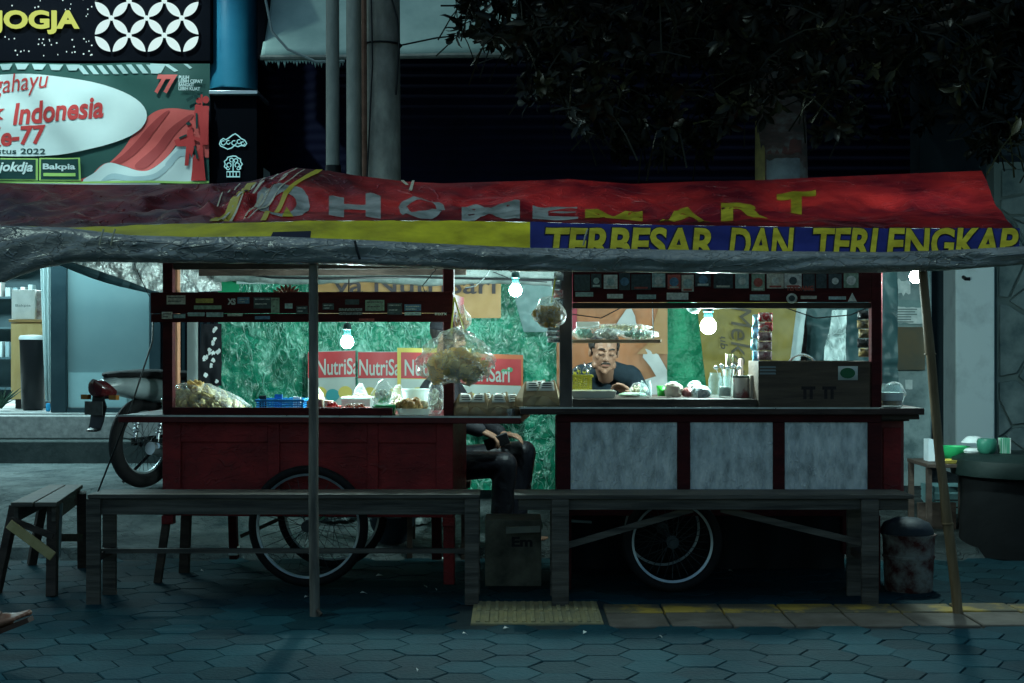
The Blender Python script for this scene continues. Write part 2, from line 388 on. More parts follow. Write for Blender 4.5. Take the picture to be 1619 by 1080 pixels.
# kerb blocks with a yellow painted rear edge
yel_paint = M('worn_yellow_paint', (.34,.22,.04), (.10,.085,.055), 6, rough=.6, bump=.3, lo=.40, hi=.54, detail=10)
kerb_m = M('brown_kerb_concrete', (.085,.07,.055), (.14,.12,.10), 8, rough=.8, bump=.4)
kb = MB(); kyl = MB(); x = .42
while x < 6.2:
    L_ = .268; sh = rnd.uniform(-.003, .003)
    kb.box(x+.004, x+L_-.004, 6.13, 6.425, -.02, .004+sh)
    kyl.box(x+.004, x+L_-.004, 6.429, 6.62, -.02, .010+sh)
    x += L_
k = kb.build('kerb_blocks', kerb_m, bevel=.006); tag(k, kind='structure')
k = kyl.build('kerb_painted_edge', yel_paint, bevel=.006); tag(k, kind='structure')
tac = MB(); tac.box(-.18, .40, 6.19, 6.72, -.02, .002)
for i in range(14):
    xx = -.16 + i*.0405
    for j in range(2): tac.box(xx, xx+.02, 6.205+j*.26, 6.205+j*.26+.235, .002, .008)
tac_m = M('tactile_yellow', (.30,.25,.12), (.20,.18,.11), 10, rough=.7, bump=.4)
o = tac.build('tactile_paving', tac_m, bevel=.003); tag(o, kind='structure')
# litter
for i, (px, py) in enumerate([(484,946),(660,1063),(800,996),(575,940),(1045,1010),(735,1005),(925,1003),(320,905),(600,912),(673,930),(690,935),(700,885),(1155,905)]):
    Y = CH*F/(py-HY); c = P(px, py, Y); m_ = MB(); a = rnd.uniform(0, 3); L_ = rnd.uniform(.012, .022)
    m_.add([(c.x-L_*math.cos(a), Y-L_*math.sin(a), .006), (c.x+L_*.3, Y-L_*.6, .012), (c.x+L_*math.cos(a), Y+L_*math.sin(a), .007), (c.x-L_*.4, Y+L_*.5, .015)], [(0,1,2,3)])
    o = m_.build('paper_scrap', paper, solid=.001)
    where = ['under the long bench', 'on the front pavement', 'on the pavement before the gap between the carts', 'near the left cart wheel', 'in front of the painted kerb', 'just before the tactile paving', 'before the kerb joint', 'by the rear leg of the left cart', 'beside the cart wheel', 'under the right end of the left bench', 'close to the bench leg', 'behind the bench leg', 'under the right cart'][i]
    tag(o, 'tiny pale paper scrap lying ' + where, 'litter', 'scraps of paper on the ground')

# ================================================================ SHOP (left) AND FACADE
YF = 11.4
black_wall = M('black_facade_paint', (.0012,.0018,.0045), (.0020,.0028,.006), 4, rough=.85, spec=.08)
step_face = M('step_terrazzo', (.20,.21,.21), (.33,.34,.33), 22, rough=.5, bump=.1)
dark_step = M('dark_step', (.035,.05,.05), (.06,.075,.075), 9, rough=.7, bump=.3)
tile_w = M('pale_floor_tile', (.42,.46,.46), (.50,.54,.53), 3, rough=.25)
m_ = MB().box(-9, -1.2, 11.0, 18, -.1, .48); o = m_.build('lower_shop_step', dark_step, bevel=.012); tag(o, kind='structure')
m_ = MB().box(-9, -1.2, 11.16, 18, .484, .668); o = m_.build('upper_shop_step', step_face, bevel=.01); tag(o, kind='structure')
m_ = MB().box(-8.8, -1.25, 11.28, 17.9, .672, .684); o = m_.build('shop_floor', tile_w); tag(o, kind='structure')
shop = thing('corner_shop', 'dark shop front with frosted glass door panel and black frame, behind the left cart', 'shop', (-4, YF, .69))
fz = .686
wall_teal = M('shop_inner_wall', (.05,.10,.11), (.10,.18,.19), 2, rough=.6)
MB().box(-8.6, -2.0, 14.6, 14.75, fz, 4.2).build('back_wall', wall_teal, shop)
MB().box(-8.75, -8.6, 11.5, 14.75, fz, 4.2).build('side_wall', wall_teal, shop)
MB().box(-2.78, -2.63, 11.55, 14.6, fz, 4.2).build('partition_wall', wall_teal, shop)
MB().box(-8.75, -2.0, 11.45, 14.75, 2.55, 2.65).build('shop_ceiling', whitep, shop)
MB().box(-9, -2.0, 11.6, 15.0, 4.2, 4.3).build('roof', black_wall, shop)
for a, b in ((80, 104), (236, 254)):
    MB().box(X(a, 11.3), X(b, 11.3), 11.3, 11.42, fz, 2.5).build('door_post', M('dark_frame', (.012,.028,.036), (.02,.04,.048), 5, rough=.4), shop, bevel=.004)
MB().box(X(104.5, 11.3), X(235.5, 11.3), 11.31, 11.40, fz, fz+.035).build('door_rail', MC['dark_frame'], shop)
frost = M('frosted_glass', (.20,.31,.33), (.23,.34,.355), 2, rough=.22, trans=.4, spec=.6)
fg = MB().box(X(104.5, 11.35), X(235.5, 11.35), 11.35, 11.362, fz+.037, 2.5).build('frosted_panel', frost, shop)
vb = MB()
for i in range(6):
    z0 = Z(604.5+i*5.6, 11.34)
    vb.box(X(147,11.34), X(158,11.34), 11.341, 11.346, z0-.009, z0+.004)
    vb.box(X(193,11.34), X(206,11.34), 11.341, 11.346, z0-.009, z0+.004) if i < 3 else None
    vb.box(X(220,11.34), X(233,11.34), 11.341, 11.346, z0-.009, z0+.004) if i < 3 else None
vb.build('vent_slats', M('vent_dark', (.02,.06,.07)), shop)
MB().box(X(108,11.34), X(200,11.34), 11.343, 11.347, fz+.04, Z(589,11.34)).build('lower_film', M('glass_film', (.22,.36,.38), (.27,.42,.44), 3, rough=.4), shop)
# upper facade
MB().box(-9, X(335,11.4), 11.45, 11.6, 2.5, 4.2).build('fascia_wall', black_wall, shop)
MB().box(X(254,11.42), X(335,11.42), 11.43, 11.6, fz, 2.5).build('side_pier', black_wall, shop)
# shop contents
lampw = glow('white_lamp', (.62,.97,1.0), 7)
cl = thing('assumed_ceiling_light', 'assumed bright white ceiling light panel, unseen inside the shop', 'ceiling light', (-4.6, 12.9, 2.55))  # unseen panel, assumed from the lit shop interior and added to light it
MB().box(-5.9, -3.3, 12.6, 13.2, 2.50, 2.548).build('light_housing', whitep, cl); MB().box(-5.85, -3.35, 12.65, 13.15, 2.492, 2.4995).build('diffuser', lampw, cl)
lamp('assumed_shop_light', 'AREA', (-4.6, 12.9, 2.48), 150, (.74,.98,1.0), 2.4, cl, (0,0,-1), .5)
yw = M('yellow_counter_wood', (.50,.33,.13), (.58,.40,.18), 4, st=(4,1,1), rough=.5)
ct = thing('shop_counter', 'yellow wooden counter inside the lit shop doorway', 'counter', (X(40,12.0), 12.2, fz))
MB().box(X(17,12), X(66,12), 12.0, 12.6, fz+.08, Z(510,12)).build('cabinet', yw, ct, bevel=.006)
MB().box(X(15,12), X(68,12), 11.98, 12.62, Z(509.5,12), Z(505,12)).build('counter_top', M('tan_top', (.30,.18,.07), rough=.4), ct, bevel=.004)
MB().box(X(21,12), X(62,12), 12.05, 12.55, fz, fz+.079).build('plinth', blackp, ct)
wb = MB().box(X(18,12.1), X(55,12.1), 12.1, 12.45, Z(505,12.0)+.001, Z(458,12.1)).build('white_box', paper, bevel=.006)
tag(wb, 'white printed cardboard box on the yellow counter', 'box')
v, f = text2d('Bakpia', fit=(X(24,12.09), X(48,12.09), Z(486,12.09), Z(481,12.09)))
MB().add([(a, 12.096, b) for a, b in v], f).build('lettering', M('grey_print', (.25,.28,.28)), wb)
o = MB().box(X(57,12.15), X(65,12.15), 12.15, 12.2, Z(505,12.0)+.001, Z(460,12.15)).build('price_board', M('board_dark', (.15,.10,.09), (.45,.42,.40), 20)); tag(o, 'narrow framed card standing beside the white box on the counter', 'card')
bn = thing('waste_bin', 'tall black bin with pale lid before the yellow counter', 'bin', (X(52,11.7), 11.75, fz))
MB().lathe((X(52,11.75), 11.75, fz), [(.075,0),(.09,.02),(.105,.55),(.107,.58)], 24).build('bin_body', blackp, bn)
MB().lathe((X(52,11.75), 11.75, fz+.581), [(.112,0),(.112,.018),(.10,.035),(.02,.04),(0,.04)], 24).build('bin_lid', whitep, bn)
cu = MB().grid(lambda u, v: Vector((X(lerp(59,72,v)+u*lerp(22,8,v),11.5), 11.5+.02*math.sin(u*14), lerp(2.5, fz+.08, v))), 16, 8).build('white_curtain', M('curtain_cloth', (.62,.74,.74), (.68,.78,.78), 3, rough=.8, trans=.3), solid=.006)
tag(cu, 'white curtain hanging beside the black door post', 'curtain')
o = MB().box(X(72,11.44), X(79.5,11.44), 11.435, 11.46, fz, fz+.07).build('blue_cloth', M('blue_cloth', (.03,.30,.55), rough=.8), bevel=.012); tag(o, 'small blue cloth at the foot of the door post', 'cloth')
sh = thing('display_shelf', 'dark shelf unit with pale goods deep inside the shop', 'shelf', (X(25,14.2), 14.4, fz))
MB().box(X(-40,14.2), X(70,14.2), 14.3, 14.58, fz, 2.3).build('shelf_case', M('shelf_dark', (.02,.05,.06), (.035,.07,.08), 3), sh)
for i in range(5):
    MB().box(X(-38,14.2), X(68,14.2), 14.05, 14.29, fz+.3*i+.1, fz+.3*i+.12).build('shelf_board', MC['shelf_dark'], sh)
for i in range(16):
    x0 = lerp(-36, 60, (i % 8)/8); z0 = fz+.1205+.3*(1+i//8*2)
    o = MB().box(X(x0,14.15), X(x0+rnd.uniform(5,9),14.15), 14.08, 14.2, z0, z0+rnd.uniform(.08,.17)).build('goods_box', [M('goods_a',(.25,.35,.36)), M('goods_b',(.12,.2,.22)), M('goods_c',(.45,.5,.48))][i % 3], bevel=.003)
    tag(o, 'small packaged box standing on the dark shelf in the shop', 'box', 'goods on the shop shelf')
o = MB(); base = P(2, 650, 11.6); base.z = fz
for i in range(26):
    a = rnd.uniform(0, 6.28); L_ = rnd.uniform(.12,.26); t = Vector((math.cos(a)*.6, math.sin(a)*.6, 1)).normalized()*L_
    o.tube([base + Vector((0,0,.02)), base + t*.5, base + t + Vector((math.cos(a)*.05, math.sin(a)*.05, -.02))], [.006, .009, .001], 5)
pl = o.build('potted_plant', M('plant_dark', (.02,.05,.035), (.03,.08,.05), 9)); tag(pl, 'spiky dark plant at the foot of the shop doorway', 'plant')

# ---- lit sign JOGJA
YS = 11.2
sg = thing('shop_sign', 'black sign board with glowing yellow JOGJA letters and white petal pattern', 'sign', (X(150,YS), YS, Z(97,YS)))
MB().box(X(-260,YS), X(333,YS), YS, YS+.24, Z(97,YS), Z(-80,YS)).build('sign_board', black_wall, sg, bevel=.006)
v, f = text2d('JOGJA', bold=.03, space=1.02, fit=(-9, 127, -55, -18))
me_fn = lambda off: (lambda u, v: Vector((X(u, YS), YS-off, Z(-v, YS))))
decal(v, f, me_fn(.03)).build('lettering', glow('yellow_neon', (.60,.70,.16), .95), sg, solid=.02)
petal = glow('white_neon', (.72,.95,.93), .95)
pm = MB()
for r in range(-2, 3):
    for c in range(6):
        cx = 164 + c*27.8; cy = 16.5 + r*27.2
        s_ = 1 if (c + r) % 2 == 0 else -1
        pts = []
        n = 10
        for i in range(n+1):
            t = -1 + 2*i/n; pts.append((t, .40*(1-t*t)))
        for i in range(1, n):
            t = 1 - 2*i/n; pts.append((t, -.40*(1-t*t)))
        q = [((cx + 12.2*(a*1 - b*1*0 - b*s_*0) + 0), 0) for a, b in pts]
        q = []
        for a, b in pts:
            dx, dy = a + b, a - b
            q.append((cx + 11.9*dx, -(cy + 11.9*dy*s_)))
        vv_, ff_ = poly2d(q); pm.add([me_fn(.03)(*z) for z in vv_], ff_)
pm.build('petal_pattern', petal, sg, solid=.012)
pd = MB()
for r in range(-1, 3):
    for c in range(5):
        if (c + r) % 2 == 0: continue
        vv_, ff_ = ell2d(177.8 + c*27.8, -(2.8 + r*27.2), 4, 4, 16); pd.add([me_fn(.03)(*z) for z in vv_], ff_)
pd.build('dot_pattern', petal, sg, solid=.012)
stx = MB()
for i in range(60):
    px, py = (rnd.uniform(2, 148), rnd.choice([rnd.uniform(-40, 16), rnd.uniform(57, 88), rnd.uniform(0, 90)]))
    if py > 17 and py < 58 and px < 128: continue
    vv_, ff_ = ell2d(px, -py, 1.3*rnd.uniform(.5,1.1), 1.3, 8); stx.add([me_fn(.004)(*z) for z in vv_], ff_)
tag(stx.build('light_dots', petal, sg), kind='stuff')
el_ = thing('assumed_entrance_light', 'assumed slim white light fitting, unseen over the shop door, lighting the steps', 'light fitting', (-3.6, 10.95, 2.42))  # assumed unseen fitting, added to light the steps and the ground before the shop
MB().box(-4.5, -2.7, 10.9, 11.0, 2.40, 2.46).build('light_housing', whitep, el_); MB().box(-4.48, -2.72, 10.905, 10.995, 2.392, 2.399).build('diffuser', lampw, el_)
lamp('assumed_entrance_glow', 'AREA', (-3.6, 10.95, 2.385), 60, (.55,.95,1.0), 1.75, el_, (0,-.25,-1), .08)
# ---- banner
YB = 11.1
bnw = lambda off: (lambda u, v: Vector((X(u, YB), YB - off*2.4 + .016*math.sin(u*.035+v*.03+2*nz(u*.01,v*.01)) + .018*nz(u*.017, v*.02) + .004*nz(u*.04+v*.02, v*.02-u*.02, 3), Z(-v, YB))))
ban = thing('printed_banner', 'red white and green independence banner hung below the glowing sign', 'banner', (X(150,YB), YB, Z(290,YB)))
def bl(name, sh, off, mat, clip=(-300, 331, -290, -100), cell=9): decal(sh[0], sh[1], bnw(off), cell, clip).build(name, mat, ban)
bgm = M('banner_green', (.028,.085,.075), (.034,.10,.088), 2, rough=.6); brd = M('banner_red', (.62,.10,.09), (.70,.13,.12), 3, rough=.6); bwh = M('banner_white', (.58,.68,.68), (.66,.75,.74), 2, rough=.6)
brd2 = M('banner_text_red', (.55,.05,.05), rough=.6); byl = M('banner_lime', (.36,.58,.16), rough=.6); bdk = M('banner_dark', (.012,.05,.048), rough=.6)
bl('cloth', poly2d([(-300,-290),(331,-290),(331,-100),(-300,-100)]), 0, bgm)
wave = [(100,-290),(150,-275),(190,-242),(215,-205),(240,-180),(268,-172),(300,-175),(331,-183),(331,-250),(290,-222),(262,-250),(240,-268),(222,-271),(195,-262),(170,-258),(150,-272),(140,-290)]
def smooth2(p, n=5):
    out = []; m = len(p)
    for i in range(m):
        a, b, c, d_ = (Vector(p[(i+k) % m]) for k in (-1, 0, 1, 2))
        for j in range(n):
            t = j/n; q = .5*((2*b) + (c-a)*t + (2*a-5*b+4*c-d_)*t*t + (3*b-a-3*c+d_)*t**3); out.append((q.x, q.y))
    return out
bl('red_wave', poly2d(smooth2(wave)), .003, brd)
brd3 = M('banner_dark_red', (.36,.045,.045), (.42,.06,.06), 3, rough=.6); bgy = M('banner_pale_blue', (.34,.46,.50), (.42,.53,.56), 3, rough=.6)
for fold in ([(150,-275),(195,-245),(232,-203),(262,-178),(268,-179),(246,-206),(210,-247),(172,-268)], [(214,-262),(244,-232),(268,-205),(300,-183),(306,-186),(280,-210),(258,-238),(232,-266)], [(172,-262),(205,-240),(228,-212),(224,-222),(205,-248),(186,-262)]): bl('flag_fold', poly2d(smooth2(fold)), .0042, brd3)
wave2 = [(140,-290),(152,-272),(172,-258),(196,-263),(222,-271),(241,-268),(262,-250),(290,-222),(300,-232),(308,-290)]
bl('white_wave', poly2d(smooth2(wave2)), .0052, bwh)
for fold in ([(158,-290),(178,-275),(214,-280),(244,-276),(262,-262),(266,-268),(246,-284),(212,-288),(180,-284)], [(262,-258),(284,-236),(300,-238),(302,-250),(284,-248),(268,-266)]): bl('flag_fold', poly2d(smooth2(fold)), .0062, bgy)
bl('white_oval', ell2d(28, -183, 205, 65, 60), .0072, bwh)
bl('top_stripes', merge2d(*[poly2d([(x,-103),(x+9,-103),(x+20,-117),(x+11,-117)]) for x in range(120, 238, 16)] + [poly2d([(238,-101),(262,-101),(255,-116),(240,-117)]), poly2d([(258,-101),(266,-101),(282,-112),(276,-114)]), poly2d([(290,-101),(296,-101),(304,-107),(300,-109)])] + [poly2d([(x,-102),(x+22,-102),(x+16,-111),(x+4,-111)]) for x in range(0, 116, 26)]), .003, M('banner_pale', (.42,.55,.55)))
def bt(s, u0, u1, v0, v1, mat, bold=.0, shear=0, rot=0, off=.009, name='lettering'):
    v, f = text2d(s, bold=bold, shear=shear, fit=(0, u1-u0, 0, v1-v0))
    c, s_ = math.cos(R(rot)), math.sin(R(rot)); v = [(u0 + a*c - b*s_, v0 + a*s_ + b*c) for a, b in v]
    bl(name, (v, f), off, mat, cell=9)
bt('Dirgahayu', -52, 82, -162, -126, brd2, .0, .35, 6)
bt('Republik', -140, 12, -212, -180, brd2, .03, .25, 6); bt('Indonesia', 22, 166, -199, -164, brd2, .03, .25, 5)
bt('Ke-77', -22, 75, -234, -204, brd2, .03, .15, 4)
bt('17 Agustus 2022', -56, 72, -247, -235, bdk, .012)
bl('name_panel', poly2d([(-60,-286),(61,-286),(61,-251),(-60,-251)]), .009, byl); bl('name_panel', poly2d([(-57,-284),(58,-284),(58,-253),(-57,-253)]), .0105, bdk)
bl('name_panel', poly2d([(63,-286),(128,-286),(128,-250),(63,-250)]), .009, byl); bl('name_panel', poly2d([(66,-284),(125,-284),(125,-252),(66,-252)]), .0105, bdk)
bt('jokdja', 0, 54, -277, -257, bwh, .03, .25, 0, .0125); bt('Bakpia', 69, 120, -271, -259, bwh, .03, 0, 0, .0125)
bl('lime_bar', poly2d([(70,-279),(120,-279),(120,-274),(70,-274)]), .0125, byl)
bl('lime_edge', poly2d([(-300,-290),(331,-290),(331,-286.5),(-300,-288)]), .007, byl)
bt('77', 246, 282, -149, -119, brd, .05, .3)
for i, t in enumerate(['PULIH','LEBIH CEPAT','BANGKIT','LEBIH KUAT']): bt(t, 284, 284+[16,37,24,33][i], -126-6*i, -120.5-6*i, bwh, .03)
fig = [ell2d(315,-160,4,5), poly2d([(310,-166),(320,-166),(322,-190),(316,-205),(308,-190)]), ell2d(302,-200,4,4.5), poly2d([(298,-206),(306,-206),(310,-230),(304,-250),(296,-230)]), poly2d([(304,-215),(326,-222),(326,-226),(304,-221)]), poly2d([(296,-228),(303,-228),(298,-262),(292,-262)]), poly2d([(306,-250),(322,-230),(326,-286),(302,-286)]), poly2d([(318,-150),(321,-150),(322,-285),(318,-285)]), poly2d([(276,-222),(300,-214),(302,-232),(280,-232)]), ell2d(326,-158,5,6), poly2d([(320,-168),(331,-168),(331,-230),(322,-230)])]
bl('climbing_figures', merge2d(*fig), .010, brd2)
fig2 = [poly2d([(296,-158),(306,-152),(308,-156),(298,-163)]), ell2d(311,-154,3,3), ell2d(300,-197,4,2.5), poly2d([(311,-180),(314,-180),(315,-205),(312,-205)]), poly2d([(284,-218),(297,-213),(297,-216),(285,-221)]), poly2d([(308,-232),(311,-232),(316,-252),(312,-252)])]
bl('figure_details', merge2d(*fig2), .0125, bdk)
for px in (331,):
    pass
# unseen floodlights on the black board, assumed and added to light the banner
fl = thing('assumed_sign_floodlight', 'assumed small black floodlight, unseen, on an arm above the banner to light it', 'floodlight', (X(60,YS), YS-.9, Z(-90,YS)))
for px in (-60, 200):
    b0 = Vector((X(px,YS), YS, Z(-110,YS))); b1 = b0 + Vector((0,-1.0,.12))
    MB().tube([b0, b0+Vector((0,-.5,.12)), b1], .012, 8).build('arm', blackp, fl)
    MB().box(b1.x-.09, b1.x+.09, b1.y-.05, b1.y+.05, b1.z-.06, b1.z).build('lamp_head', blackp, fl, bevel=.01)
    MB().box(b1.x-.075, b1.x+.075, b1.y-.038, b1.y+.038, b1.z-.064, b1.z-.061).build('lens', lampw, fl)
    l_ = lamp('assumed_sign_lamp', 'SPOT', b1 + Vector((0,0,-.08)), 150, (.68,1.0,.97), .05, fl, (0,.62,-1)); l_.data.spot_size = R(105); l_.data.spot_blend = .6
# ---- pier with glowing line logos, blue column above
pr = thing('black_pier', 'black pier with two small glowing line emblems under a steel ledge', 'pier', (X(370,11.2), 11.3, gz(11)))
MB().box(X(333.5,11.15), X(406,11.15), 11.15, 11.6, .30, Z(150,11.15)).build('pier_body', black_wall, pr)
MB().box(X(331,11.1), X(408,11.1), 11.08, 11.6, Z(149.5,11.1), Z(143.5,11.1)).build('ledge', M('ledge_steel', (.55,.6,.65), rough=.3, metal=.8), pr, bevel=.004)
neon = glow('teal_neon', (.36,.85,.88), .75)
em = MB(); pf = lambda u, v: P(u, v, 11.138)
def arcp(cx, cy, r, a0, a1, n=10): return [pf(cx + r*math.cos(R(lerp(a0,a1,i/n))), cy + r*math.sin(R(lerp(a0,a1,i/n)))) for i in range(n+1)]
w_ = .0045
cloud = [(347,228),(349,222),(353,219),(357,221),(362,218),(367,214),(372,211.5),(377,215),(381,219),(387,222),(390,227),(387,231),(381,230),(376,232),(371,230),(366,234),(360,236),(354,233),(349,231)]
em.tube([pf(*q) for q in cloud], w_, 6, closed=True)
for c in ((353,226,3.4),(361,225,3),(370,226,3.6),(378,224,3.2),(384,227,2.8)): em.tube(arcp(*c, 0, 300), w_*.8, 6)
em.build('cloud_emblem', neon, pr)
em = MB(); cr = []
for i in range(20):
    a = i/20*6.2832; r = 13.5 + 1.1*math.cos(a*9); cr.append((368.5+r*math.cos(a), 259.5+r*.95*math.sin(a)))
cr = [q for q in cr if q[1] < 268]
cr.sort(key=lambda q: math.atan2(q[0]-368.5, 262-q[1]))
em.tube([pf(*q) for q in cr], w_, 6)
em.tube([pf(368.5, 256), pf(368.5, 271)], w_, 6)
for c in ((362,261,3.5,90,420),(375,261,3.5,90,-240),(366,253,3,90,420),(373,254,3,90,-240),(360.5,266,2.5,0,280),(377,266,2.5,180,-100)): em.tube(arcp(*c), w_*.8, 6)
em.tube([pf(358.5,271.5), pf(379,271.5), pf(379,279.5), pf(358.5,279.5)], w_, 6, closed=True)
for x in (363.5, 368.5, 373.5): em.tube([pf(x,272), pf(x,279)], w_*.8, 6)
em.build('tree_emblem', neon, pr)
bcol = MB().cyl((X(369,11.4), 11.42, Z(143,11.4)), (X(369,11.4), 11.42, 4.75), .19, n=28).build('blue_column', M('blue_painted_column', (.02,.17,.29), (.035,.24,.37), 2, rough=.4)); tag(bcol, 'round blue painted column above the black pier', 'column')

# ---- shuttered building and awning
bd = thing('shuttered_building', 'dark building with wide closed roller shutter behind the tent', 'building', (2, 11.8, .3))
sm = M('roller_shutter', (.004,.005,.018), (.006,.007,.026), 3, rough=.7, spec=.1)
def shut(u, v):
    x = lerp(X(406,11.75), 4.6, u); z = lerp(.31, 3.75, v)
    return Vector((x, 11.75 + .006*math.sin(v*3.44/.085*2*math.pi/1.0), z))
MB().grid(shut, 4, 260).build('roller_shutter', sm, bd, solid=.004)
MB().box(X(406,11.8), 12, 11.85, 12.1, .2, 9).build('wall', black_wall, bd)

can = M('pale_canvas', (.42,.60,.56), (.60,.78,.72), 3, rough=.7, bump=.2, trans=.15)
def awn(u, v):
    x = lerp(X(418,10.9), .05, u)
    return Vector((x, lerp(10.75, 11.5, v) + .03*nz(x*1.2, v*3), lerp(Z(90 - 4*u,10.8), 4.5, v) - .05*math.sin(v*math.pi) + .03*math.sin(x*2.1+v*4)*v))
aw = thing('canvas_awning', 'pale sagging canvas awning above the dark shutter', 'awning', (0, 10.9, 3.4))
MB().grid(awn, 60, 14).build('canvas', can, aw, solid=.006)
MB().tube([awn(i/20, 0) + Vector((0,-.012,-.02)) for i in range(21)], .02, 8).build('edge_tube', steel_pole, aw)
MB().tube([P(420,0,10.7), P(430,50,10.7), P(455,78,10.7), P(500,98,10.7), P(545,97,10.7)], .010, 6).build('loose_cord', M('pale_cord', (.3,.36,.36)), aw)
MB().box(X(409,10.9), X(420,10.9), 10.85, 11.4, Z(95,10.9), 4.6).build('awning_bracket', black_wall, aw)
# fringe of torn edge
fr = MB()
for i in range(26):
    x = lerp(X(420,10.8), X(545,10.8), i/26); h = rnd.uniform(.02,.07)
    fr.add([(x,10.74,Z(91,10.8)-.03),(x+.03,10.74,Z(91,10.8)-.03),(x+.018,10.73,Z(91,10.8)-.03-h)],[(0,1,2)])
fr.build('torn_fringe', can, aw, solid=.003)

# ================================================================ POLES BEHIND THE TENT
conc = M('aged_concrete_pole', (.17,.165,.14), (.40,.385,.33), 5, st=(1,1,.5), rough=.8, bump=.4, c3=(.26,.25,.22))
p = thing('thin_pole', 'thinnest of three utility poles behind the tent, leftmost and smooth', 'pole', (X(526,9.8), 9.8, gz(9.8)-.02))
MB().cyl((X(527,9.8),9.8,gz(9.8)-.02), (X(525,9.8),9.8,5.8), .048, .045, 16).build('shaft', steel_pole, p)
MB().cyl((X(527,9.8),9.8,Z(262,9.8)), (X(527,9.8),9.8,Z(276,9.8)), .054, n=16).build('collar', blackp, p)
p = thing('steel_pole', 'middle of three utility poles behind the tent, grey steel', 'pole', (X(562,9.7), 9.7, gz(9.7)-.02))
MB().cyl((X(562,9.7),9.7,gz(9.7)-.02), (X(558,9.7),9.7,5.8), .056, .052, 16).build('shaft', steel_pole, p)
p = thing('concrete_pole', 'thickest of three utility poles behind the tent, stained concrete with wires', 'pole', (X(604,9.6), 9.6, gz(9.6)-.02))
MB().cyl((X(606,9.6),9.6,gz(9.6)-.02), (X(601,9.6),9.6,5.8), .128, .122, 28).build('shaft', conc, p)
MB().cyl((X(582,9.6),9.475,gz(9.6)), (X(576,9.6),9.475,5.8), .018, n=8).build('rusty_conduit', M('rust_brown', (.12,.055,.035), (.2,.10,.07), 9, rough=.8), p)
MB().tube([P(587,0,9.46), P(589,100,9.46), P(585,180,9.46), P(580,290,9.46)], .006, 6).build('cable', blackp, p)
MB().tube([P(617,-10,9.47), P(628,30,9.47), P(631,68,9.47), P(626,150,9.5)], .007, 6).build('cable', blackp, p)
MB().tube([Vector((X(604,9.6)+.133*math.cos(a/12*6.283), 9.6+.133*math.sin(a/12*6.283), Z(67,9.5))) for a in range(12)], .007, 6, closed=True).build('wire_band', blackp, p)
o = MB().tube([P(632,72,9.6), P(690,60,10.2), P(760,52,10.6)], .006, 6).build('overhead_wire', blackp); tag(o, 'thin black wire from the concrete pole towards the tree', 'wire')

# ================================================================ TREE
tr = thing('street_tree', 'leafy dark tree spreading over the right of the tent', 'tree', (X(1236,9.7), 9.7, gz(9.7)-.03))
bark = M('painted_trunk', (.10,.09,.08), (.26,.26,.25), 6, st=(1,1,2), rough=.85, bump=.5, c3=(.17,.11,.10))
TX = X(1236,9.7)
MB().tube([(TX+.03,9.7,gz(9.7)-.04),(TX,9.7,1.2),(TX,9.7,2.3),(TX-.01,9.68,2.75),(TX-.03,9.62,3.2)], [.21,.185,.178,.172,.15], 22).build('trunk', bark, tr)
def band(a0, a1, z0, z1, seed):
    return MB().grid(lambda u, v: Vector((TX + .1835*math.cos(R(lerp(a0, a1, u)) ) , 9.7 + .1835*math.sin(R(lerp(a0, a1, u))), lerp(z0, z1, v) + .03*nz(u*4+seed, v*3))), 12, 8)
band(183, 222, 2.28, 2.75, 2).build('yellow_lit_paint', M('trunk_yellow_lit_paint', (.55,.44,.16), (.34,.27,.12), 9, rough=.8, bump=.4), tr, solid=.002)  # yellow band, also painting in the warm light on the trunk's left edge
band(226, 300, 2.25, 2.47, 5).build('pale_paint_patch', M('trunk_pale_paint', (.36,.42,.46), (.22,.24,.26), 7, rough=.8, bump=.4), tr, solid=.002)
band(222, 305, 2.50, 2.60, 8).build('red_paint_patch', M('trunk_red_paint', (.24,.09,.08), (.16,.09,.08), 7, rough=.8, bump=.4), tr, solid=.002)
limbs = MB()
tips = []
for ang, el, L_ in [(170,30,2.1),(205,38,1.9),(150,50,1.7),(20,32,1.9),(-15,42,1.7),(60,55,1.3),(250,25,1.8),(290,25,1.7),(100,62,1.3),(190,15,1.7),(-40,20,1.8),(230,52,1.6),(185,50,2.4),(5,18,2.4)]:
    p0 = Vector((TX-.03, 9.62, 2.95+rnd.random()*.3)); dv = Vector((math.cos(R(ang))*math.cos(R(el)), math.sin(R(ang))*math.cos(R(el))*.75, math.sin(R(el))))
    pts = [p0 + dv*L_*t + Vector((.08*nz(ang,t*2), .08*nz(t*3,ang), .10*nz(ang+5,t*3) - .25*t*t)) for t in (0,.3,.6,.85,1)]
    limbs.tube(pts, [.07,.055,.04,.025,.014], 8); tips += [(q, dv) for q in pts[1:]]
limbs.build('branches', M('dark_bark', (.045,.04,.035), (.08,.07,.06), 8, rough=.9), tr)
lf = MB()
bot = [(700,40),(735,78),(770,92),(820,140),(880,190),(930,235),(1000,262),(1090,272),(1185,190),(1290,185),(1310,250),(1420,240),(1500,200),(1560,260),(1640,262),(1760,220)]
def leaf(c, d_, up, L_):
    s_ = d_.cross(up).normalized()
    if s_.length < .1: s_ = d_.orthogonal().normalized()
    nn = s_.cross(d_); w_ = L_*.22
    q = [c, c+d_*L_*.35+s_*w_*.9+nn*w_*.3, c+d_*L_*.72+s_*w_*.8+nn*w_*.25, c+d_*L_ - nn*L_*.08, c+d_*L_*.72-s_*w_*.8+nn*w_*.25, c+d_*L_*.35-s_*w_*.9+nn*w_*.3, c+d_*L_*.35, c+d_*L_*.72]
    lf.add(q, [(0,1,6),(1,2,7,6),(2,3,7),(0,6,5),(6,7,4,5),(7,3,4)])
made = 0
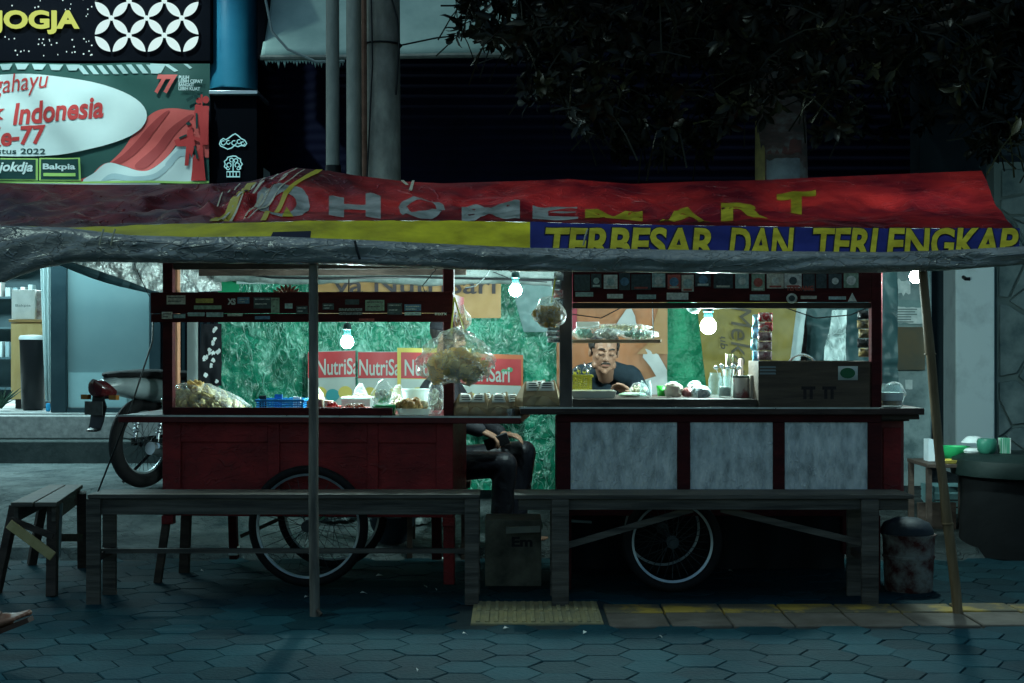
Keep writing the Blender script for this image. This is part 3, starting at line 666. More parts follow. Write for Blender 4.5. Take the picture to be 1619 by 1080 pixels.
for t in range(26000):
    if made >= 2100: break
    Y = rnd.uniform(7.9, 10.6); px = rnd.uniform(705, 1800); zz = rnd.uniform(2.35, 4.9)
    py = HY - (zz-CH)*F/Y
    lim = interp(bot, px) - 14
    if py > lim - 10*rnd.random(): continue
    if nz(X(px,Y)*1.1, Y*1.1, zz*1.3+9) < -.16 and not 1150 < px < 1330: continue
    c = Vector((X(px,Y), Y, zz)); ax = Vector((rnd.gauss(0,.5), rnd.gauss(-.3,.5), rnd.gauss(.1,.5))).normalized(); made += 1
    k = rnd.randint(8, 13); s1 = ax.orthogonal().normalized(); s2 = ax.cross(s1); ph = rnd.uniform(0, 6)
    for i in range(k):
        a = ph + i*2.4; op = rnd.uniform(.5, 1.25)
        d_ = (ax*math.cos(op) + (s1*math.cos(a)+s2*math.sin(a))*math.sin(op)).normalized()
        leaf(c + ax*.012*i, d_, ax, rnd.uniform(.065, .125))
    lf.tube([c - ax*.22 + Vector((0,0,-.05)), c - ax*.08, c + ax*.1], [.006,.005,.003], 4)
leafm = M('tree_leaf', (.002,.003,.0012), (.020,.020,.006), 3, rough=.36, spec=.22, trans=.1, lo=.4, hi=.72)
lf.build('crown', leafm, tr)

# ================================================================ RIGHT-HAND WALL, PILLAR, STONE WALL
plaster = M('stained_teal_plaster', (.06,.10,.105), (.20,.27,.27), 5, rough=.8, bump=.4, c3=(.15,.21,.215))
np_ = thing('notice_pillar', 'stained concrete pillar with torn notices and brown board, right of the right cart', 'pillar', (X(1438,9.4), 9.5, gz(9.4)))
MB().box(X(1397,9.4), X(1474,9.4), 9.4, 9.8, gz(9.4)-.1, 1.98).build('pillar_body', plaster, np_, bevel=.015)
MB().box(X(1406,9.38), X(1462,9.38), 9.375, 9.397, Z(585,9.38), Z(517,9.38)).build('brown_board', M('old_brown_board', (.10,.075,.04), (.055,.06,.05), 3, rough=.8, bump=.3), np_)
def torn(x0, x1, y0, y1, Y, n=9, amp=2.5):
    top = [(lerp(x0,x1,i/n)+rnd.uniform(-1,1), y0+rnd.uniform(0,amp)) for i in range(n+1)]; bt_ = [(lerp(x1,x0,i/n)+rnd.uniform(-1,1), y1-rnd.uniform(0,amp)) for i in range(n+1)]
    return MB().prism(top+bt_, lambda u, v, a: P(u, v, a), Y, Y+.003)
torn(1407, 1462, 474, 514, 9.388, 9, 1).build('notice_backing', M('teal_notice', (.12,.20,.20), (.17,.26,.26), 8, rough=.8), np_)
ntp = M('torn_poster', (.30,.38,.38), (.52,.58,.57), 12, rough=.8)
torn(1414, 1458, 484, 513, 9.380, 9, 3).build('torn_notice', ntp, np_)
tl = MB()
for i in range(6): tl.box(X(1416,9.37), X(1416+rnd.uniform(24,40),9.37), 9.3755, 9.3785, Z(489+i*4,9.37)-.004, Z(489+i*4,9.37)+.004)
tl.build('faded_text_lines', M('faded_print', (.12,.17,.17)), np_)
torn(1416, 1440, 436, 470, 9.388, 8, 9).build('torn_notice', ntp, np_)
torn(1432, 1442, 600, 616, 9.388, 4, 1).build('small_notice', ntp, np_)
sw = MB().box(X(1476,10.2), X(1612,10.2)+3.2, 10.55, 10.8, .2, 5.5)
dkw = thing('recess_wall', 'dark recessed wall with doorway behind the white pillar', 'wall', (X(1500,10.6), 10.6, .29))
sw.build('wall_face', M('dark_teal_wall', (.014,.026,.034), (.022,.04,.05), 3, rough=.7), dkw)
wp = MB().box(X(1511,10.2), X(1573,10.2), 10.2, 10.5, .28, 2.05).build('white_pillar', M('whitewashed_plaster', (.62,.74,.74), (.36,.45,.46), 3, rough=.8, bump=.3, lo=.5, hi=.75), bevel=.012); tag(wp, 'whitewashed square pillar with dark stains at far right', 'pillar')
o = MB().tube([P(1523,438,10.18), P(1527,441,10.14), P(1534,441,10.13)], .014, 6).build('iron_hook', blackp, wp)
# crazy-paved stone wall: irregular stones
st = thing('stone_wall', 'crazy paved stone wall at the right edge', 'wall', (X(1640,10.3), 10.3, .28))
MB().box(X(1574,10.3), X(1574,10.3)+3.2, 10.33, 10.5, .28, 2.55).build('mortar', M('dark_mortar', (.09,.13,.13), rough=.9), st)
stn = MB(); seeds = [(rnd.uniform(0,1.6), rnd.uniform(0,2.2)) for _ in range(46)]
for i, (sx, sz) in enumerate(seeds):
    poly = [(-.0,0),(1.6,0),(1.6,2.2),(0,2.2)]
    for j, (tx, tz) in enumerate(seeds):
        if j == i: continue
        mx, mz = (sx+tx)/2, (sz+tz)/2; nx_, nz_ = tx-sx, tz-sz; q = []
        for a, b in zip(poly, poly[1:]+poly[:1]):
            da = (a[0]-mx)*nx_+(a[1]-mz)*nz_; db = (b[0]-mx)*nx_+(b[1]-mz)*nz_
            if da <= 0: q.append(a)
            if da*db < 0: t = da/(da-db); q.append((lerp(a[0],b[0],t), lerp(a[1],b[1],t)))
        poly = q
        if len(poly) < 3: break
    if len(poly) < 3: continue
    cx_ = sum(a for a, b in poly)/len(poly); cz_ = sum(b for a, b in poly)/len(poly)
    poly = [(lerp(cx_,a,.9)+X(1574,10.3)+.02, lerp(cz_,b,.9)+.3) for a, b in poly]
    stn.prism(poly, lambda u, v, a: Vector((u, a, v)), 10.30, 10.34)
stn.build('stone_facing', M('teal_grey_stone', (.05,.085,.09), (.15,.20,.20), 4, rough=.8, bump=.5), st, bevel=.01)

# ================================================================ TENT
def tarp_mat(name, c1, c2, trans, scale=2.5, rough=.5, back=(.45,.50,.50), bump=.5, bs=7):
    m = M(name, c1, c2, scale, rough=rough, bump=bump, bscale=bs, trans=trans, dist=.02, spec=.4, lo=.40, hi=.63, detail=8)
    t = m.node_tree; n = t.nodes; L = t.links; b = n['Principled BSDF']; link = b.inputs['Base Color'].links[0]
    ge = n.new('ShaderNodeNewGeometry'); mx = n.new('ShaderNodeMix'); mx.data_type = 'RGBA'; mx.inputs[7].default_value = (*back, 1)
    L.new(ge.outputs['Backfacing'], mx.inputs[0]); L.new(link.from_socket, mx.inputs[6]); L.new(mx.outputs[2], b.inputs['Base Color'])
    return m
RIDGE = [(-260,292),(0,290),(150,292),(330,291),(395,287),(440,275),(465,265),(520,270),(560,277),(640,287),(700,290),(830,286),(900,283),(960,288),(1000,291),(1100,287),(1195,285),(1285,281),(1400,276),(1550,270),(1700,268)]
FRONT = [(-260,352),(0,357),(100,360),(200,357),(260,354),(350,353),(500,349),(700,349),(840,351),(1000,355),(1200,358),(1400,361),(1600,361),(1700,361)]
YR, YV = 7.9, 6.62
def xend(v): return lerp(2.61, 2.335, v)
def tarp0(x, v):
    Y = lerp(YR, YV, v); zt = Z(interp(RIDGE, CX + x*F/YR), YR); zb = Z(interp(FRONT, CX + x*F/YV), YV)
    return Vector((x, Y, lerp(zt, zb, v) - .035*math.sin(math.pi*v)))
def tarp(x, v, off=0.0):
    p = tarp0(x, v); a = math.sin(math.pi*min(1, max(0, v)))**.6
    w1 = 1-abs(nz(x*1.5+v*1.3, v*1.4-x*.5, 2)); w2 = 1-abs(nz(x*4.2-v*2.5, v*2.3+x*1.8, 5)); w3 = nz(x*9+v*5, v*6, 9)
    ll = 1.8 if x < -1.3 else 1
    p.z += a*ll*(.062*(w1-.8) + .050*(w2-.8) + .012*w3) + off*.95; p.y -= off*.3
    # folds running down from the tie point near the left
    dx = x + 1.22; ang = math.atan2(v+.02, -dx) if dx < .0 else 3
    if dx < .15 and dx > -.9: p.z += a*.014*math.sin(ang*26)*max(0, 1-abs(dx)/.9)
    return p
def tv(px, py):
    lo, hi = 0.0, 1.0
    for _ in range(30):
        v = .5*(lo+hi); Y = lerp(YR, YV, v); q = tarp0(X(px, Y), v); pyy = HY - (q.z-CH)*F/q.y
        if pyy < py: lo = v
        else: hi = v
    v = .5*(lo+hi); return X(px, lerp(YR, YV, v)), v
ONT = lambda off: (lambda u, v: tarp(*tv(u, -v), off))
tent = thing('market_tent', 'red and yellow printed tarpaulin tent with silver rolled edge over both food carts', 'tent', (.0, 7.6, 0))
redt = creases(tarp_mat('tent_red', (.036,.002,.005), (.19,.009,.009), .28, 1.5, rough=.36), (.34,.10,.10), .4, 2.0, (.8,1.4,1), .010, .7)
redm = MB().grid(lambda u, v: tarp(lerp(-3.4, xend(v), u), v), 300, 46); redm.build('tarpaulin', redt, tent, ang=80)
silv = creases(M('silver_tarp', (.22,.22,.20), (.33,.33,.31), 3, rough=.30, bump=.35, bscale=34, metal=.35, dist=.02, detail=6, spec=.5), (.65,.65,.62), .35, 5, (.55,1,1.8), .012, .8)
back = MB().grid(lambda u, v: Vector((lerp(-3.4, 2.61, u), lerp(7.93, 9.28, v) , lerp(tarp0(lerp(-3.4,2.61,u),0).z - .045, 1.735, v) - .05*math.sin(v*math.pi) + .02*nz(u*26, v*4))), 90, 14)
back.build('rear_slope', tarp_mat('tent_silver', (.30,.34,.34), (.42,.46,.45), .06, back=(.55,.6,.6)), tent, ang=80)
wl = M('tent_white_print', (.16,.18,.16), (.42,.44,.41), 7, rough=.5, trans=.2, detail=9); yl = M('tent_yellow_print', (.26,.22,.012), (.56,.47,.03), 7, rough=.5, trans=.2, detail=9)
def ll(ch, x0, x1, y0, y1, mat, bold=.03, sk=0):
    v, f = text2d(ch, bold=bold, fit=(x0, x1, -y1, -y0)); v, f = cut2d(v, f, 6)
    v = [(a + sk*(b+y1), b) for a, b in v]
    MB().add([ONT(.005)(a, b) for a, b in v], f).build('lettering', mat, tent, ang=80)
for a in [('O',404,490,298,346,wl,.05),('H',520,602,312,342,wl,.05),('O',630,704,314,346,wl,.02),('M',730,822,323,348,wl,.03),('E',842,914,323,348,wl,.03),
          ('M',925,1016,328,348,yl,.04),('A',1042,1122,326,350,yl,.03),('R',1140,1214,321,349,yl,.03),('T',1228,1290,303,340,yl,.04)]: ll(*a)
ystripe = M('yellow_stripe', (.46,.36,.03), (.62,.52,.06), 5, rough=.35, trans=.2); wst = M('pale_plastic_stripe', (.45,.40,.27), (.6,.56,.42), 8, rough=.25)
def strip(a, b, w0, w1, mat, off=.007, n=16):
    pts = [(lerp(a[0],b[0],i/n), lerp(a[1],b[1],i/n)) for i in range(n+1)]
    top = [(p[0]-lerp(w0,w1,i/n)/2, -p[1]) for i, p in enumerate(pts)]; bo = [(p[0]+lerp(w0,w1,i/n)/2, -p[1]) for i, p in enumerate(pts)]
    f = [(i, i+1, n+1+i+1, n+1+i) for i in range(n)]
    MB().add([ONT(off)(*q) for q in top+bo], f).build('stripe', mat, tent, ang=80)
strip((505,270),(462,300),11,9,ystripe); strip((462,300),(416,349),9,9,ystripe)
strip((398,290),(356,340),14,16,ystripe); strip((356,338),(338,352),14,14,ystripe)
for a, b, w0, w1 in [((470,269),(372,345),3,4),((455,283),(388,340),2,3),((440,277),(350,348),3,3),((482,272),(392,346),2,2),((420,283),(345,345),2,3),((380,290),(330,330),2,2),((655,283),(649,305),4,5),((636,287),(644,296),5,5)]: strip(a, b, w0, w1, wst, .009)
MB().add([ONT(.006)(*q) for q in [(453,-323),(464,-345),(446,-346)]], [(0,1,2)]).build('yellow_patch', yl, tent)
# valance
VB = [(-260,362),(0,362),(200,374),(300,378),(430,378),(560,382),(700,389),(830,395),(1000,397),(1200,400),(1400,402),(1500,400),(1619,394),(1700,390)]
YW = 6.33
def val(px, t, off=0):
    Y = lerp(YV+.002, YW, t); a = tarp0(X(px, YV), 1); zb = Z(interp(VB, px), YW)
    zz = lerp(a.z, zb, t); x = X(px, Y)
    return Vector((x, Y - off*.9 - .012*math.sin(px*.031)*t + .006*nz(px*.05, t*2), zz + off*.45 + .004*nz(px*.03, t*3, 4)))
def vt(px, py):
    a = interp(FRONT, px); b = interp(VB, px); return min(1.05, max(-.02, (py-a)/max(2, (b-a))))
ONV = lambda off: (lambda u, v: val(u, vt(u, -v), off))
MB().grid(lambda u, v: val(lerp(-240, 838, u), v), 130, 6).build('yellow_valance', M('valance_yellow', (.34,.28,.012), (.62,.53,.02), 5, rough=.5, bump=.5, bscale=9, detail=9, trans=.12), tent, ang=80)
MB().grid(lambda u, v: val(lerp(838, 1612, u), v), 110, 6).build('blue_valance', M('valance_blue', (.010,.014,.10), (.018,.024,.16), 4, rough=.5, bump=.3, bscale=9), tent, ang=80)
vlet = M('valance_lettering', (.34,.26,.012), (.56,.46,.03), 9, rough=.5, detail=9); vdk = M('valance_outline', (.006,.006,.02), rough=.6)
# the lower part of the words is rolled under the silver edge
def vword(s, x0, x1, y0, y1):
    for off, mat, b, g in ((.003, vdk, .055, 2), (.006, vlet, .03, 0)):
        v, f = text2d(s, bold=b, space=.98, fit=(x0-g, x1+g, -y1-g*.5, -y0+g)); v, f = cut2d(v, f, 14, (x0-9, x1+9, -407, -345))
        v = [(a + .10*(b_ + y1), b_) for a, b_ in v]
        MB().add([ONV(off)(a, b_) for a, b_ in v], f).build('lettering', mat, tent, ang=80)
vword('TERBESAR', 858, 1130, 361, 413); vword('DAN', 1152, 1250, 361, 414); vword('TERLENGKAP', 1281, 1606, 361, 412)
MB().add([ONV(.004)(*q) for q in [(432,-368),(492,-366),(491,-377),(428,-377)]], [(0,1,2,3)]).build('dark_patch', vdk, tent)
# silver rolled edge
RT = [(-260,350),(0,357),(100,360),(200,372),(300,375),(430,374),(560,379),(700,386),(830,392),(1000,394),(1200,397),(1400,399),(1500,396),(1619,390),(1700,386)]
RB = [(-260,440),(0,446),(30,434),(60,424),(110,413),(300,415),(500,417),(700,424),(820,428),(1000,430),(1250,432),(1400,430),(1500,427),(1619,418),(1700,414)]
def roll(u, v):
    px = lerp(-240, 1670, u); zt = Z(interp(RT, px), 6.27)+.004; zb = Z(interp(RB, px), 6.27); h = (zt-zb)/2; zc = (zt+zb)/2; x = X(px, 6.27)
    a = lerp(1.75, -2.9, v); dd = .052 + .012*nz(x*2, 3)
    y = 6.315 - dd*math.cos(a) ; z = zc + h*math.sin(a)
    cr = (1-abs(nz(x*8+v*6, v*2.2, 1)))-.75; lf_ = abs(((v*3.2 + .9*nz(x*.9, 2) + .25*nz(x*4, v)) % 1) - .5)*2 - .5; cr2 = nz(x*26, v*16, 3); cr3 = (1-abs(nz(x*2.2-v*2.6, v*2.4+x*.6, 6)))-.8
    am = math.sin(math.pi*min(1, v*1.15)) if v < .87 else .3
    return Vector((x, y - am*(.015*cr + .0015*cr2 + .014*cr3 + .020*lf_), z + am*(.003*cr2 + .004*cr + .004*cr3)))
MB().grid(roll, 620, 26).build('silver_roll', silv, tent, ang=80)
MB().tube([P(561,381,6.25), P(564,395,6.243), P(569,410,6.252)], .006, 6).build('tie_cord', blackp, tent)
for px in (178, 925, 160): MB().tube([P(px+4,362,6.25), P(px,374,6.243), P(px-3,388,6.25)], .004, 5).build('tie_cord', wst, tent)
# silver side sheet, rolled white rear edge
foil = M('silver_foil', (.55,.62,.62), (.75,.80,.79), 6, rough=.25, metal=.55, bump=1.0, bscale=16, dist=.05)
def side(u, v):
    px = lerp(60, 350, u); Y = lerp(8.35, 8.75, u); low = interp([(60,405),(95,414),(160,437),(205,451),(245,463),(300,462),(350,460)], px)
    py = lerp(392, low, v); q = P(px, py, Y); q.y += .03*nz(px*.06, v*3) + .02*nz(px*.15, v*6, 4); return q
MB().grid(side, 70, 14).build('silver_side_sheet', foil, tent, ang=80)
MB().tube([side(i/30, 1.0) + Vector((0,-.03,0)) for i in range(21)], [.006 + .022*math.sin(math.pi*i/20) for i in range(21)], 8).build('dark_hem', M('dark_teal_hem', (.015,.04,.05), (.02,.05,.06), 5), tent)
wroll = M('white_tarp_roll', (.12,.16,.155), (.27,.32,.31), 6, rough=.5, bump=.6, bscale=14, dist=.03)
def wr(u, v):
    px = lerp(340, 892, u); Y = 8.68; q = P(px, lerp(432, 436, u) + 2*math.sin(px*.03), Y); a = v*6.2832; r = .056 + .008*nz(px*.05, v*3)
    return q + Vector((0, r*math.cos(a), r*math.sin(a)*1.05))
MB().grid(wr, 80, 12).build('white_rolled_edge', wroll, tent, ang=80)
MB().tube([P(345,427,8.6), P(430,439,8.6), P(520,441,8.6), P(640,438,8.6), P(760,441,8.6), P(880,443,8.6)], .007, 6).build('black_cord', blackp, tent)
# tent poles
pl = thing('tent_pole', 'upright grey pole standing before the left bench and holding the tent edge', 'pole', (X(497,6.36), 6.36, 0))
MB().tube([(X(498,6.36),6.36,-.01), (X(495,6.36),6.37,.5), (X(496,6.36),6.36,1.0), (X(496,6.36),6.35,1.62)], [.0235,.0225,.022,.0205], 14).build('shaft', M('grey_wood_pole', (.06,.055,.048), (.17,.155,.13), 5, st=(4,4,.6), rough=.6, bump=.4), pl)
MB().tube([P(497,970,6.36)+Vector((0,0,.0)), P(503,965,6.34), P(508,972,6.33)], .009, 6).build('foot_wedge', dark_wood, pl)
bp_ = thing('bamboo_pole', 'leaning bamboo pole holding up the right end of the tent', 'pole', (X(1513,6.42), 6.42, 0))
pts = []; rs = []
path = [(1515,975),(1511,930),(1505,880),(1499,831),(1497,824),(1493,780),(1485,715),(1478,640),(1471,562),(1470,558),(1465,500),(1460,440),(1458,420)]
for px, py in path:
    q = P(px, py, 6.42); q.y += .012*nz(py*.01, 3); pts.append(q); k = .024
    if py in (824, 558): k = .0265
    if py < 800: k *= .92
    rs.append(k*.95)
pts[0].z = -.01
MB().tube(pts, rs, 14).build('culm', bamboo_m, bp_)
for py, px in ((828,1498),(560,1470.5)):
    q = P(px, py, 6.42); MB().lathe(q, [(.022,-.006),(.0275,-.002),(.0275,.003),(.022,.007)], 14).build('node_ring', bamboo_m, bp_)
o = MB().tube([P(243,470,8.6), P(241,540,8.3), P(205,650,7.9), P(150,790,7.95)], .005, 6).build('guy_rope', blackp); tag(o, 'thin dark guy rope running from the silver sheet down past the motorbike', 'rope')

# ================================================================ CARTS
stick_cols = [(.62,.60,.52),(.42,.56,.56),(.55,.44,.12),(.14,.28,.42),(.50,.12,.10),(.07,.10,.11),(.72,.75,.72),(.30,.42,.33)]
stick_m = [M('sticker_%s' % n, c, tuple(q*.55 for q in c), 70, rough=.5) for n, c in zip(['cream','teal','ochre','blue','red','black','white','green'], stick_cols)]
rim_steel = M('dull_rim_steel', (.30,.36,.38), (.50,.55,.57), 9, rough=.35, metal=.6); spoke_m = M('dull_spokes', (.05,.06,.065), rough=.5, metal=.6)
def wheel(root, x, y, Rr, w_=.022, rim_r=.045, tyre_mat=None):
    """spoked wheel with its axle along y; hub is the part, tyre, rim and spokes its pieces"""
    z = Rr
    hub = MB().lathe((x, y, z), [(.0,-.045),(.018,-.045),(.018,-.03),(.03,-.03),(.03,-.024),(.014,-.02),(.014,.02),(.03,.024),(.03,.03),(.018,.03),(.018,.045),(0,.045)], 16, 'y').build('wheel', spoke_m, root)
    q = MB().lathe((x, y, z), [(Rr-w_*2+w_*(1+math.cos(a)), w_*math.sin(a)*.95) for a in [2*math.pi*i/12 for i in range(13)]], 64, 'y', True); q.build('tyre', tyre_mat or rubber, hub)
    rr = Rr - w_*2 - .006
    q = MB().lathe((x, y, z), [(rr+.008, -.011),(rr+.010,-.009),(rr-.001,-.004),(rr-.001,.004),(rr+.010,.009),(rr+.008,.011),(rr-.003,.006),(rr-.003,-.006),(rr+.008,-.011)], 64, 'y', True); q.build('rim', rim_steel, hub)
    s_ = MB()
    for i in range(28):
        a = 2*math.pi*i/28; b = a + (.35 if i % 4 < 2 else -.35); sd = .026 if i % 2 else -.026
        s_.cyl((x+.028*math.cos(b), y+sd, z+.028*math.sin(b)), (x+(rr-.012)*math.cos(a), y, z+(rr-.012)*math.sin(a)), .0016, n=5)
    s_.build('spokes', spoke_m, hub)
    return hub
# ---- left cart (local frame: x right, y back, front face at y = 0)
c1 = thing('food_cart', 'dark red wooden food cart with low roof sign, left of the two carts', 'food cart', (0,0,0), 'food carts under the tent')
k = .8575
MB().box(-.955, 1.09, -.06, .72, .822, k).build('counter', M('red_counter', (.075,.008,.011), (.12,.014,.015), 6, rough=.35, bump=.15), c1, bevel=.004)
MB().box(-.957, 1.092, -.063, -.058, k-.006, k+.003).build('counter_edge', steel, c1)
body = MB(); z0, z1 = .345, .820
for a, b in ((-.745,-.65),(-.20,-.14),(.31,.365),(.66,.745)): body.box(a, b, 0, .028, z0, z1)
for a, b in ((-.65,-.20),(-.14,.31),(.365,.66)): body.box(a, b, .002, .027, z1-.10, z1); body.box(a, b, .002, .027, z0, z0+.06)
body.build('front_frame', red_wood, c1, bevel=.003)
for a, b in ((-.655,-.195),(-.145,.315),(.36,.665)): MB().box(a, b, .014, .022, z0+.05, z1-.09).build('front_panel', red_wood, c1)
for x in (-.745, .72): MB().box(x, x+.025, .0285, .66, z0, z1).build('side_panel', red_wood, c1)
MB().box(-.71, .71, .62, .64, z0, z1).build('back_panel', dark_red, c1)
MB().box(-.71, .71, .03, .62, z0, z0+.018).build('floor_board', dark_wood, c1)
for x, y, pm_ in ((-.72,.03,dark_red),(.722,.03,dark_red),(.645,.65,dark_red),(-.885,.65,orange_wood)):
    MB().box(x-.026, x+.026, y-.026, y+.026, k+.001, 1.66).build('post', pm_, c1, bevel=.003)
for x in (-.72, .722): MB().box(x-.03, x+.03, -.002, .05, .30, z0-.001).build('leg', red_wood, c1, bevel=.003)
MB().box(.69, .745, .055, .10, .0, z0-.001).build('leg', red_wood, c1, bevel=.003)
MB().beam((-.735,.03,.30),(-.77,.0,0), .038, .03).build('leg', dark_wood, c1, bevel=.002); MB().beam((-.71,.30,.345),(-.735,.34,.0), .05, .04).build('leg', dark_wood, c1, bevel=.002)
MB().beam((-.55,.62,.345),(-.55,.66,.03), .045, .045).build('leg', dark_red, c1, bevel=.002); MB().box(-.575,-.525,.63,.69,.05,.10).build('foot_block', whitep, c1, bevel=.006)
MB().beam((.60,.5,.345),(.60,.52,.06), .05, .05).build('leg', dark_red, c1, bevel=.002)
MB().cyl((-.80,.55,.29),(.40,.55,.285), .011, n=8).build('push_rail', steel, c1)
MB().beam((-.1,.6,.34),(-.5,.62,.16), .03, .02).build('brace', dark_wood, c1)
MB().cyl((.02,-.02,.305),(.02,.58,.305), .012, n=8).build('axle', steel, c1)
for y in (-.055, .56): wheel(c1, .02, y, .305, .022)
# roof sign
MB().box(-.80, .748, -.022, .003, 1.375, 1.482).build('roof_sign', dark_red, c1, bevel=.003)
MB().box(-.80, .748, -.016, .001, 1.330, 1.373).build('lower_trim', dark_red, c1, bevel=.003)
MB().box(-.745, .745, .02, .045, 1.60, 1.65).build('roof_beam', dark_wood, c1); MB().box(-.745, .745, .64, .665, 1.60, 1.65).build('roof_beam', dark_wood, c1)
for x in (-.72,.722): MB().box(x-.013, x+.013, .06, .62, 1.385, 1.475).build('side_sign', dark_red, c1)
MB().box(-.69, .44, -.02, .0, k+.001, k+.040).build('front_ledge', dark_red, c1, bevel=.003)
st1 = [(262,292,467,481,0),(309,337,472,479,2),(306,350,483,489,7),(376,395,470,480,3),(402,430,470,488,5),(430,443,471,495,7),(452,464,480,488,1),(254,271,493,504,0),(273,292,497,503,1),(296,323,494,500,1),(326,353,494,501,1),(360,384,496,500,0),(404,428,500,505,3),(470,488,484,496,5),(512,530,480,490,5),(548,570,474,482,5),(580,610,475,492,7),(615,638,480,498,5),(642,668,482,492,3),(642,668,494,499,1),(570,594,504,508,4)]
def lx1(px): return (px - 809.5)/312 + 1.04
def lz1(py): return 1.2 + (550-py)/312
for a, b, c, d_, m_ in st1:
    MB().box(lx1(a), lx1(b), -.0245, -.0225, lz1(d_), lz1(c)).build('sticker', stick_m[m_], c1)
    if d_ - c > 8 and b - a < 40:
        q = MB()
        for i_ in range(2): q.box(lx1(a+2), lx1(b-2-5*(i_%2)), -.0252, -.0246, lz1(c+3.2+(d_-c)*.42*i_)-.003, lz1(c+3.2+(d_-c)*.42*i_)+.003)
        tag(q.build('sticker_print', M('sticker_pale_print', (.5,.54,.52), (.2,.24,.25), 120, rough=.5, lo=.45, hi=.55) if m_ not in (0,7,6) else M('sticker_dark_print', (.05,.06,.06), (.2,.2,.19), 120, rough=.5, lo=.45, hi=.55), c1), kind='stuff')
def label_text(root, s, x0, x1, y0, y1, fx, fz, yy, mat, bold=.02):
    v, f = text2d(s, bold=bold, fit=(fx(x0), fx(x1), fz(y1), fz(y0))); MB().add([(a, yy, b) for a, b in v], f).build('lettering', mat, root)
pr_w = M('print_white', (.55,.58,.56), rough=.5)
label_text(c1, 'XS', 360, 373, 472, 482, lx1, lz1, -.0245, pr_w, .05)
label_text(c1, 'BOMBERMAN', 538, 575, 486, 491, lx1, lz1, -.0245, pr_w, .03) if False else None
label_text(c1, 'mxrx', 690, 709, 495, 499, lx1, lz1, -.0245, pr_w)
for i in range(2): MB().box(lx1(538), lx1(575), -.0245, -.0225, lz1(490+6*i)-.007, lz1(490+6*i)+.007).build('sticker', M('sticker_worn_white', (.30,.33,.33), (.08,.10,.10), 160, rough=.5, lo=.42, hi=.55), c1)
place(c1, (-1.04, 7.20, 0), R(-4))
# ---- right cart
c2 = thing('food_cart', 'food cart with zinc panels and sticker covered sign, right of the two carts', 'food cart', (0,0,0), 'food carts under the tent')
def lx2(px): return (px - 1136)/320
def lz2(py): return 1.2 + (550-py)/320
k2 = .905
MB().box(-.98, 1.0, -.05, .74, .872, k2).build('counter', M('dark_counter', (.03,.018,.016), (.06,.035,.03), 6, st=(1,4,4), rough=.35, bump=.2), c2, bevel=.004)
MB().box(-.982, .78, -.053, -.048, k2-.004, k2+.004).build('counter_edge', steel, c2)
MB().box(-.80, .80, -.012, .02, .833, .871).build('front_beam', dark_red, c2, bevel=.003)
z0 = .40
for a, b in ((880,902),(1071,1091),(1222,1240),(1371,1392)): MB().box(lx2(a), lx2(b), -.012, .03, z0, .832).build('front_stile', dark_red, c2, bevel=.003)
for a, b in ((902.5,1070.5),(1091.5,1221.5),(1240.5,1370.5)): MB().box(lx2(a), lx2(b), .0, .012, z0+.03, .832).build('zinc_panel', zinc, c2)
MB().box(-.79, .79, -.005, .025, z0-.03, z0+.028).build('bottom_rail', dark_red, c2, bevel=.003)
for x in (-.795, .772): MB().box(x, x+.023, .031, .70, z0, .832).build('side_panel', dark_red, c2)
MB().box(-.77, .77, .68, .70, z0, .832).build('back_panel', dark_wood, c2); MB().box(-.77, .77, .03, .68, z0, z0+.018).build('floor_board', dark_wood, c2)
greypost = M('worn_post', (.05,.04,.04), (.10,.085,.08), 7, st=(1,1,.4), rough=.6, bump=.3)
MB().box(lx2(885), lx2(905), -.01, .05, k2+.001, 1.66).build('post', greypost, c2, bevel=.003); MB().box(lx2(1376), lx2(1392), -.01, .05, k2+.001, 1.66).build('post', dark_red, c2, bevel=.003)
MB().box(-.97, .78, -.045, .735, k2+.0002, k2+.0012).build('counter_sheet', M('wiped_zinc_top', (.45,.5,.5), (.62,.66,.66), 9, rough=.3, metal=.3), c2)
for x in (-.735, .94): MB().box(x-.026, x+.026, .65, .70, k2+.001, 1.66).build('post', dark_red, c2, bevel=.003)
for x in (-.755, .775): MB().box(x-.03, x+.03, .03, .09, .0, z0-.031).build('leg', dark_red, c2, bevel=.003); MB().box(x-.03, x+.03, .62, .68, .09, z0-.001).build('leg', dark_red, c2, bevel=.003)
MB().box(lx2(905)+.002, lx2(1376)-.002, -.008, .012, 1.425, 1.578).build('roof_sign', dark_red, c2, bevel=.003)
MB().box(lx2(905)+.002, lx2(1376)-.002, .0, .03, 1.395, 1.423).build('lower_trim', dark_wood, c2)
MB().box(-.78, .80, .64, .665, 1.60, 1.65).build('roof_beam', dark_wood, c2); MB().box(-.72, .75, .0, .03, 1.60, 1.65).build('roof_beam', dark_wood, c2)
MB().cyl((lx2(1062),-.05,.245),(lx2(1062),.55,.245), .012, n=8).build('axle', steel, c2)
for y in (-.035, .52): wheel(c2, lx2(1062), y, .245, .024)
rs_ = random.Random(5)
x = 908.0
